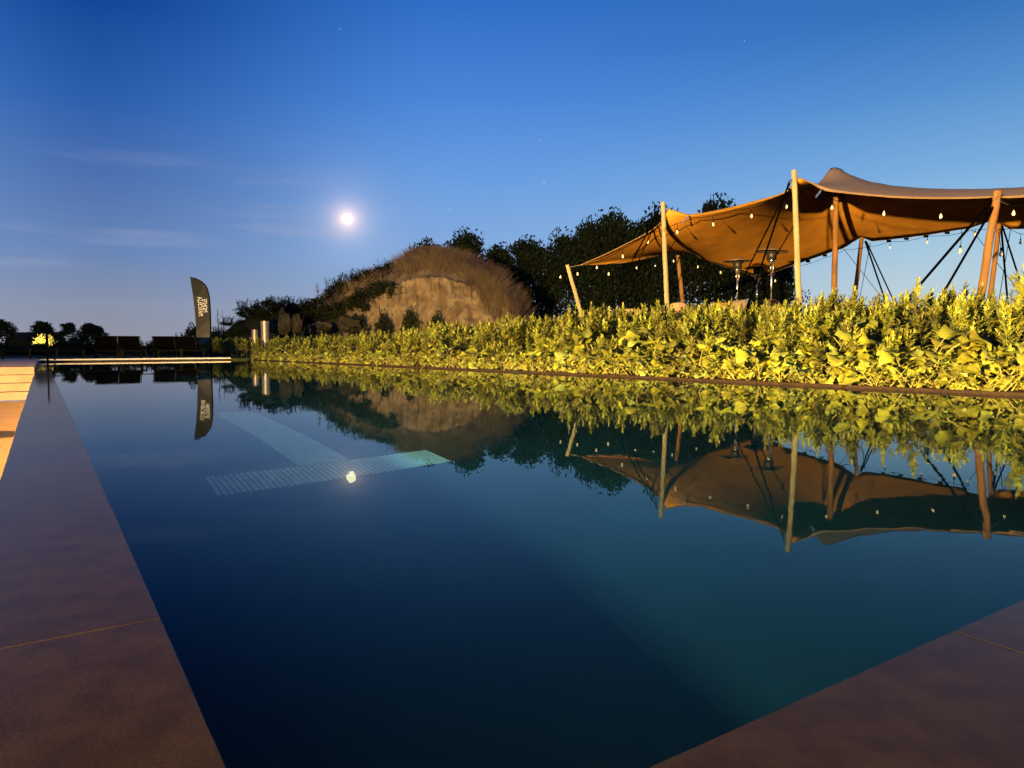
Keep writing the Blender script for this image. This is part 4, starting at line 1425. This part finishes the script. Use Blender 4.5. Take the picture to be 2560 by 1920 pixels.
# boulders at the ridge foot
for i, (px, py, w, h, lb) in enumerate([(711, 778, 34, 62, 'large pale grey boulder at the ridge foot'), (684, 796, 22, 40, 'narrow boulder left of the large pale one'), (742, 788, 26, 50, 'dark boulder right of the large pale one'),
                                        (872, 790, 60, 40, 'low broad rock at the left end of the clay face'), (800, 806, 60, 28, 'low broken rock between the boulders and the clay face')]):
    d = 38.4
    c = P(px, py + h / 2, d)
    rw, rh = w / 2 / FP * d * 1.0, h / 2 / FP * d * 1.0
    V, F = [], []
    for a in range(9):
        for b in range(14):
            th_, ph = math.pi * a / 8, 2 * math.pi * b / 14
            q = Vector((math.sin(th_) * math.cos(ph), math.sin(th_) * math.sin(ph), math.cos(th_)))
            s_ = 1 + 0.55 * noise.noise(q * 1.9 + Vector((px, 0, 0))) + 0.12 * noise.noise(q * 4 + Vector((px, 0, 0)))
            V.append(Vector((c.x + q.x * rw * s_, c.y + q.y * rw * s_, c.z + q.z * rh * s_)))
    for a in range(8):
        for b in range(14):
            F.append((a * 14 + b, (a + 1) * 14 + b, (a + 1) * 14 + (b + 1) % 14, a * 14 + (b + 1) % 14))
    o = MB().add(V, F).build('boulder', 'rock', origin=c)
    tag(o, lb, 'boulder', 'rocks at the foot of the ridge')

# ------------------------------------------------------------------ far left: trees, house, lit tree
TR = [tree_meshes(31, H=10.0, R_=3.6, leaf=0.42, ncl=70, nper=130, low=0.0, upright=False, nstem=1), tree_meshes(32, H=10.0, R_=3.2, leaf=0.42, ncl=56, nper=120, low=0.0, upright=False, nstem=2)]
for a, b in TR:
    a.materials.append(MAT['bark'])
    b.materials.append(MAT['crown_leaf'])
base_i = len(TV)
TV += TR
G3 = 'round dark trees on the far left horizon'
tree(2, 794, 66, 88, base_i, 'dark tree cut by the left edge of the picture', G3, zb=-0.5)
tree(104, 799, 62, 92, base_i, 'round dark tree behind the lit foliage, right of the chimney', G3, zb=-1)
tree(169, 804, 56, 92, base_i + 1, 'ragged dark tree, middle one on the far left horizon', G3, zb=-1)
tree(226, 804, 70, 92, base_i, 'broad rounded dark tree, rightmost on the far left horizon', G3, zb=-1)
for px, py, lb in [(20, 850, 'at the picture edge'), (58, 852, 'before the house'), (98, 850, 'under the round tree by the chimney'), (140, 850, 'between two round trees'), (182, 849, 'under the middle tree'), (226, 850, 'under the broad tree'), (262, 854, 'right end of the row')]:
    bush(px, py, 62, 84, 0, 'distant dark hedge bush ' + lb, 'distant hedge bushes below the horizon trees', zb=-0.4)
hc = P(58, 829, 100)
hs_ = thing('farm_house', 'dark brick house with chimney between the dark trees at the far left', 'house', (hc.x, hc.y, -0.1))
x0, x1 = P(12, 829, 100).x, P(96, 829, 100).x
zr = hc.z
ze = zr - 1.0
MB().box((x0, hc.y, -0.3), (x1, hc.y + 6, ze - 0.003)).build('wall', 'brick_house', hs_)
MB().add([(x0 - .2, hc.y - .3, ze), (x1 + .2, hc.y - .3, ze), (x1 + .2, hc.y + 3, zr), (x0 - .2, hc.y + 3, zr), (x0 - .2, hc.y + 6.3, ze), (x1 + .2, hc.y + 6.3, ze)],
         [(0, 1, 2, 3), (3, 2, 5, 4), (0, 3, 4), (1, 5, 2), (0, 4, 5, 1)]).build('roof', 'roof_tile', hs_)
ca, cb = P(53.5, 818, 100), P(61, 818, 100)
MB().box((ca.x, hc.y + 2.6, zr - 0.5), (cb.x, hc.y + 3.4, ca.z)).build('chimney', 'brick_house', hs_)
lt = bush(112, 826, 48, 78, 3, 'small tree with its leaves brightly lit by a garden lamp, far left', None, 'lit_leaf', zb=0.2, name='lit_tree')
lt['category'] = 'tree'
lcol = P(112, 846, 78)
gd = bpy.data.lights.new('garden_lamp_light', 'SPOT')
gd.spot_size = math.radians(100)
gd.energy, gd.color, gd.shadow_soft_size = 3800, (1.0, 0.70, 0.30), 0.1
go = bpy.data.objects.new('garden_lamp_light', gd)
C.objects.link(go)
go.location = (lcol.x + 0.3, lcol.y - 2.6, lcol.z + 0.2)
go.rotation_euler = Vector((0, -1, -0.25)).to_track_quat('Z', 'Y').to_euler()
gl_ = thing('garden_lamp', 'small garden lamp lighting the far tree from in front', 'lamp', (lcol.x + 0.3, lcol.y - 3.0, 0.0))
MB().tube([(lcol.x + 0.3, lcol.y - 3.0, -0.05), (lcol.x + 0.3, lcol.y - 3.0, lcol.z)], 0.03, 6).build('post', 'black_metal', gl_)
MB().lathe([(0.05, 0.0), (0.09, 0.12), (0.09, 0.16)], (lcol.x + 0.3, lcol.y - 3.0, lcol.z), 10).build('shade', 'black_metal', gl_)

# ------------------------------------------------------------------ broad leaved plants along the rim
def broad_leaf(seed, L_=0.15, W_=0.12, stalk=0.17):
    """one leaf with its stalk: starts at the origin, rises and arches towards +X"""
    r = random.Random(seed)
    V, F = [], []
    el0 = r.uniform(1.0, 1.35)
    pts = [Vector((0, 0, 0))]
    el = el0
    for i in range(4):
        pts.append(pts[-1] + Vector((math.cos(el), 0, math.sin(el))) * stalk / 4)
        el -= r.uniform(0.06, 0.20)
    mb_ = MB()
    mb_.tube(pts, [0.0075, 0.006, 0.0052, 0.0045, 0.0035], 3, False)
    rows_, colz = 8, 7
    c = pts[-1].copy()
    base = len(mb_.v)
    vs, fs = [], []
    bend = r.uniform(0.16, 0.36)
    cup = r.uniform(0.15, 0.5)
    wav = r.uniform(0, 6)
    for i in range(rows_):
        t_ = i / (rows_ - 1)
        w = W_ * 0.5 * (math.sin(math.pi * min(1, (t_ + 0.06) ** 0.72)) ** 0.75 if t_ < 0.999 else 0.02) + 0.003
        nrm_ = Vector((-math.sin(el), 0, math.cos(el)))
        for j in range(colz):
            a = j / (colz - 1) * 2 - 1
            ser = 1.0
            if abs(a) > 0.99:
                ser = 1.0 + (0.14 if i % 2 else -0.10) + r.uniform(-0.06, 0.06)
            z = cup * abs(a) ** 1.4 * w * 0.8 + 0.013 * math.sin(wav + t_ * 13 + a * 5) * abs(a) - (0.005 if j == 3 else 0) + r.uniform(-0.003, 0.003)
            vs.append(c + Vector((0, 1, 0)) * (w * a * ser) + nrm_ * z)
        c = c + Vector((math.cos(el), 0, math.sin(el))) * (L_ / (rows_ - 1))
        el -= bend
    for i in range(rows_ - 1):
        for j in range(colz - 1):
            a = i * colz + j
            fs.append((a, a + 1, a + colz + 1, a + colz))
    nstalk = len(mb_.f)
    mb_.add(vs, fs)
    return mb_, nstalk
def leaf_mesh(mb_, ns_, name='leaf'):
    me = mb_.mesh(name)
    me.materials.append(MAT['broad_leaf'])
    me.materials.append(MAT['stalk'])
    for k in range(ns_):
        me.polygons[k].material_index = 1
    me.shade_smooth()
    return me
LEAVES = []
for k in range(9):
    mb_, ns_ = broad_leaf(100 + k, L_=rnd.uniform(0.11, 0.19), W_=rnd.uniform(0.10, 0.16), stalk=rnd.uniform(0.10, 0.28))
    LEAVES.append((mb_, ns_, leaf_mesh(mb_, ns_)))
def plant_layout(r, n):
    out = []
    a0 = r.uniform(0, 6.28)
    for k in range(n):
        a = a0 + k * 2.4 + r.uniform(-0.3, 0.3)
        out.append((r.randrange(len(LEAVES)), Matrix.Rotation(a, 4, 'Z') @ Matrix.Rotation(r.uniform(-0.25, 0.75), 4, 'Y') @ Matrix.Rotation(r.uniform(-0.5, 0.5), 4, 'X') @ Matrix.Scale(r.uniform(0.55, 1.15), 4)))
    return out
PLANT_MESH = []
for k in range(9):
    r = random.Random(300 + k)
    allm = MB()
    idx = []
    for li, mt in plant_layout(r, r.randint(7, 11)):
        mb_, ns_, _ = LEAVES[li]
        o = len(allm.f)
        allm.add([mt @ Vector(v) for v in mb_.v], mb_.f)
        idx += list(range(o, o + ns_))
    me = allm.mesh('leaves')
    me.materials.append(MAT['broad_leaf'])
    me.materials.append(MAT['stalk'])
    for q in idx:
        me.polygons[q].material_index = 1
    me.shade_smooth()
    PLANT_MESH.append(me)
GP = 'broad leaved plants along the corten rim'
ORD = ['first', 'second', 'third', 'fourth', 'fifth', 'sixth', 'seventh', 'eighth', 'ninth', 'tenth', 'eleventh', 'twelfth', 'thirteenth', 'fourteenth', 'fifteenth', 'sixteenth', 'seventeenth', 'eighteenth', 'nineteenth', 'twentieth']
cands = []
r = random.Random(5)
u = 0.3
while u < 25.5:
    for row in range(4):
        n = 5.98 + row * 0.40 + r.uniform(-0.05, 0.32)
        cands.append((u + r.uniform(-0.12, 0.12), n, row))
    u += 0.20 if u < 8 else 0.40
cands = [q for q in cands if r.random() < (0.95, 0.9, 0.85, 0.8)[q[2]]]
cands.sort(key=lambda q: L(q[0], q[1]).length)
cands = cands[:298]
def px_of(u, n):
    p = L(u, n)
    return 1280 + FP * p.x / max(0.1, p.y)
front_row = sorted([q for q in cands if q[2] == 0 and px_of(q[0], q[1]) < 2560], key=lambda q: -px_of(q[0], q[1]))
for k, (u, n, row) in enumerate(cands):
    p = L(u, n, ground_h(u, n) - 0.005)
    sc = r.uniform(0.70, 1.20) * (0.95, 1.2, 1.4, 1.55)[row]
    t_ = thing('broad_leaf_plant', 'broad leaved plant with toothed yellow-green leaves growing along the rusty rim', 'plant', p, GP)
    if (u, n, row) in front_row[:20]:
        t_['label'] = 'broad leaved plant leaning at the rusty rim, ' + ORD[front_row.index((u, n, row))] + ' from the right in the front row'
    t_.scale = (sc, sc, sc)
    t_.rotation_euler = (0, 0, r.uniform(0, 6.28))
    if k < 42:
        for li, mt in plant_layout(r, r.randint(6, 9)):
            o = bpy.data.objects.new('leaf', LEAVES[li][2])
            C.objects.link(o)
            o.parent = t_
            o.matrix_local = mt
    else:
        put('leaves', PLANT_MESH[k % 9], None, t_)

# ------------------------------------------------------------------ upright leafy weeds
def weed_arrays(seed, H=0.7, nl=46, lod=1.0, leafl=0.108):
    q = np.random.default_rng(seed)
    nb = q.integers(2, 5)                    # side shoots
    axes = [(np.zeros(3), np.array([q.uniform(-.12, .12), q.uniform(-.12, .12), 1.0]), H, nl)]
    for b in range(nb):
        h = q.uniform(0.25, 0.7)
        a = q.uniform(0, 6.28)
        axes.append((axes[0][1] * H * h, np.array([math.cos(a) * .45, math.sin(a) * .45, 1.0]), H * (1 - h) * 0.75, int(nl * 0.32)))
    P_, D_, L_ = [], [], []
    st_ = []
    for (b, d, l_, n_) in axes:
        n_ = max(4, int(n_ * lod))
        t_ = np.linspace(0.12, 1.0, n_) ** 0.8
        a = np.arange(n_) * 2.4 + q.uniform(0, 6)
        el = np.interp(t_, [0, 0.6, 1.0], [0.15, 0.7, 1.35]) + q.uniform(-.25, .25, n_)
        P_.append(b + d * l_ * t_[:, None])
        D_.append(np.stack([np.cos(a) * np.cos(el), np.sin(a) * np.cos(el), np.sin(el)], 1))
        L_.append(leafl * np.interp(t_, [0, 0.35, 0.8, 1.0], [0.7, 1.15, 0.85, 0.5]) * q.uniform(0.7, 1.3, n_) * (0.8 if l_ < H else 1))
        st_.append((b, b + d * l_))
    P_, D_, L_ = np.concatenate(P_), np.concatenate(D_), np.concatenate(L_)
    up = np.tile(np.array([0, 0, 1.0]), (len(P_), 1)) + q.normal(size=(len(P_), 3)) * 0.25
    V, F = fold_leaves(P_, D_, up, L_ / (lod ** 0.35), L_ * q.uniform(0.24, 0.44, len(L_)) / (lod ** 0.5), 0.3)
    sv, sf = [], []
    for a, b in st_:
        o = len(V) + len(sv)
        for k in range(3):
            an = k * 2.094
            sv.append(a + np.array([math.cos(an), math.sin(an), 0]) * 0.006)
        sv.append(b)
        for k in range(3):
            sf.append((o + k, o + (k + 1) % 3, o + 3))
    return np.concatenate([V, np.array(sv)]), np.concatenate([F, np.array(sf)]), len(F)
WV = []
for k in range(12):
    V, F, nf = weed_arrays(500 + k, H=rnd.uniform(0.5, 0.78))
    me = np_mesh('leaves', V, F)
    me.materials.append(MAT['weed_leaf'])
    WV.append(me)
r = random.Random(9)
W_ = []
def addw(u, n, hs):
    W_.append((u, n, hs))
for k in range(5200):
    u = r.uniform(-0.5, 27.5)
    n = 6.25 + r.random() ** 1.1 * 6.5
    dens = 0.40 if u < 14 else 0.38
    if n < 7.3 and r.random() < 0.72: continue
    if r.random() > dens: continue
    if L(u, n).y < 1.5: continue
    addw(u, n, r.uniform(0.66, 1.08) * (0.75 + 0.25 * sst((n - 6.1) / 1.5)) * (1 + 0.34 * noise.noise(Vector((u * 0.9, n * 0.9, 0)))))
for k in range(1500):                       # the field beyond the pool, up to the mound
    u = r.uniform(25.6, 41)
    n = r.uniform(6.6, 22)
    if u < 27.5 and n < 12.7: continue
    addw(u, n, r.uniform(0.7, 1.2))
for k in range(500):                        # around the tent
    u = r.uniform(-2, 26)
    n = r.uniform(12.5, 17)
    addw(u, n, r.uniform(0.35, 0.8))
W_.sort(key=lambda q: L(q[0], q[1]).length - 0.0 * q[2])
# the nearest ones that stand inside the picture come first
def in_view(u, n):
    p = L(u, n, 0.5)
    v = p - CAM
    if v.y < 1: return False
    x = 1280 + FP * v.x / v.y
    return -60 < x < 2640
vis = [q for q in W_ if in_view(q[0], q[1])]
rest = [q for q in W_ if not in_view(q[0], q[1])]
for k, (u, n, s_) in enumerate(vis[:300]):
    p = L(u, n, ground_h(u, n) - 0.01)
    o = put('leafy_weed', WV[k % 12], None, loc=p)
    o.scale = (s_ * 1.05, s_ * 1.05, s_)
    o.rotation_euler = (r.uniform(-.12, .12), r.uniform(-.12, .12), r.uniform(0, 6.28))
    tag(o, 'upright leafy weed with narrow yellow-green leaves in the field behind the rim', 'weed', 'upright weeds in the field')
lods = [weed_arrays(700 + k, H=0.66, lod=0.62) for k in range(10)]
Vs, Fs, off = [], [], 0
for k, (u, n, s_) in enumerate(vis[300:] + rest[:250]):
    V, F, nf = lods[k % 10]
    p = L(u, n, ground_h(u, n) - 0.01)
    if u > 33:                                # on the foot of the mound
        p.z = max(p.z, 0.15)
    a = r.uniform(0, 6.28)
    ca_, sa_ = math.cos(a), math.sin(a)
    R2 = np.array([[ca_, sa_, 0], [-sa_, ca_, 0], [0, 0, 1.0]])
    V2 = (V @ R2) * s_ + np.array([p.x, p.y, p.z])
    Vs.append(V2)
    Fs.append(F + off)
    off += len(V2)
me = np_mesh('weed_field', np.concatenate(Vs), np.concatenate(Fs))
put('weed_field', me, 'weed_leaf', kind='stuff')
# seedlings and long grass at the foot of the plants
def gb(rr):
    u, n = rr.uniform(0, 25), 5.90 + rr.random() ** 1.6 * 1.8
    return L(u, n, ground_h(u, n))
me = blades(2200, gb, 0.34, 0.009, 0.8, 6)
put('long_grass', me, 'stalk', kind='stuff')
q = np.random.default_rng(77)
m_ = 4500
uu_ = q.uniform(0, 25, m_)
nn2 = 5.90 + q.random(m_) ** 1.3 * 2.2
pos = np.array([L(a, b, ground_h(a, b) + 0.02 + 0.16 * q.random() ** 1.5)[:] for a, b in zip(uu_, nn2)])
dd = rand_dirs(m_, q)
dd[:, 2] = np.abs(dd[:, 2]) * 0.7 + 0.15
V, F = fold_leaves(pos, dd, np.tile(np.array([0, 0, 1.0]), (m_, 1)) + q.normal(size=(m_, 3)) * .4, q.uniform(.025, .06, m_), q.uniform(.015, .035, m_))
put('seedlings', np_mesh('seedlings', V, F), 'broad_leaf', kind='stuff')
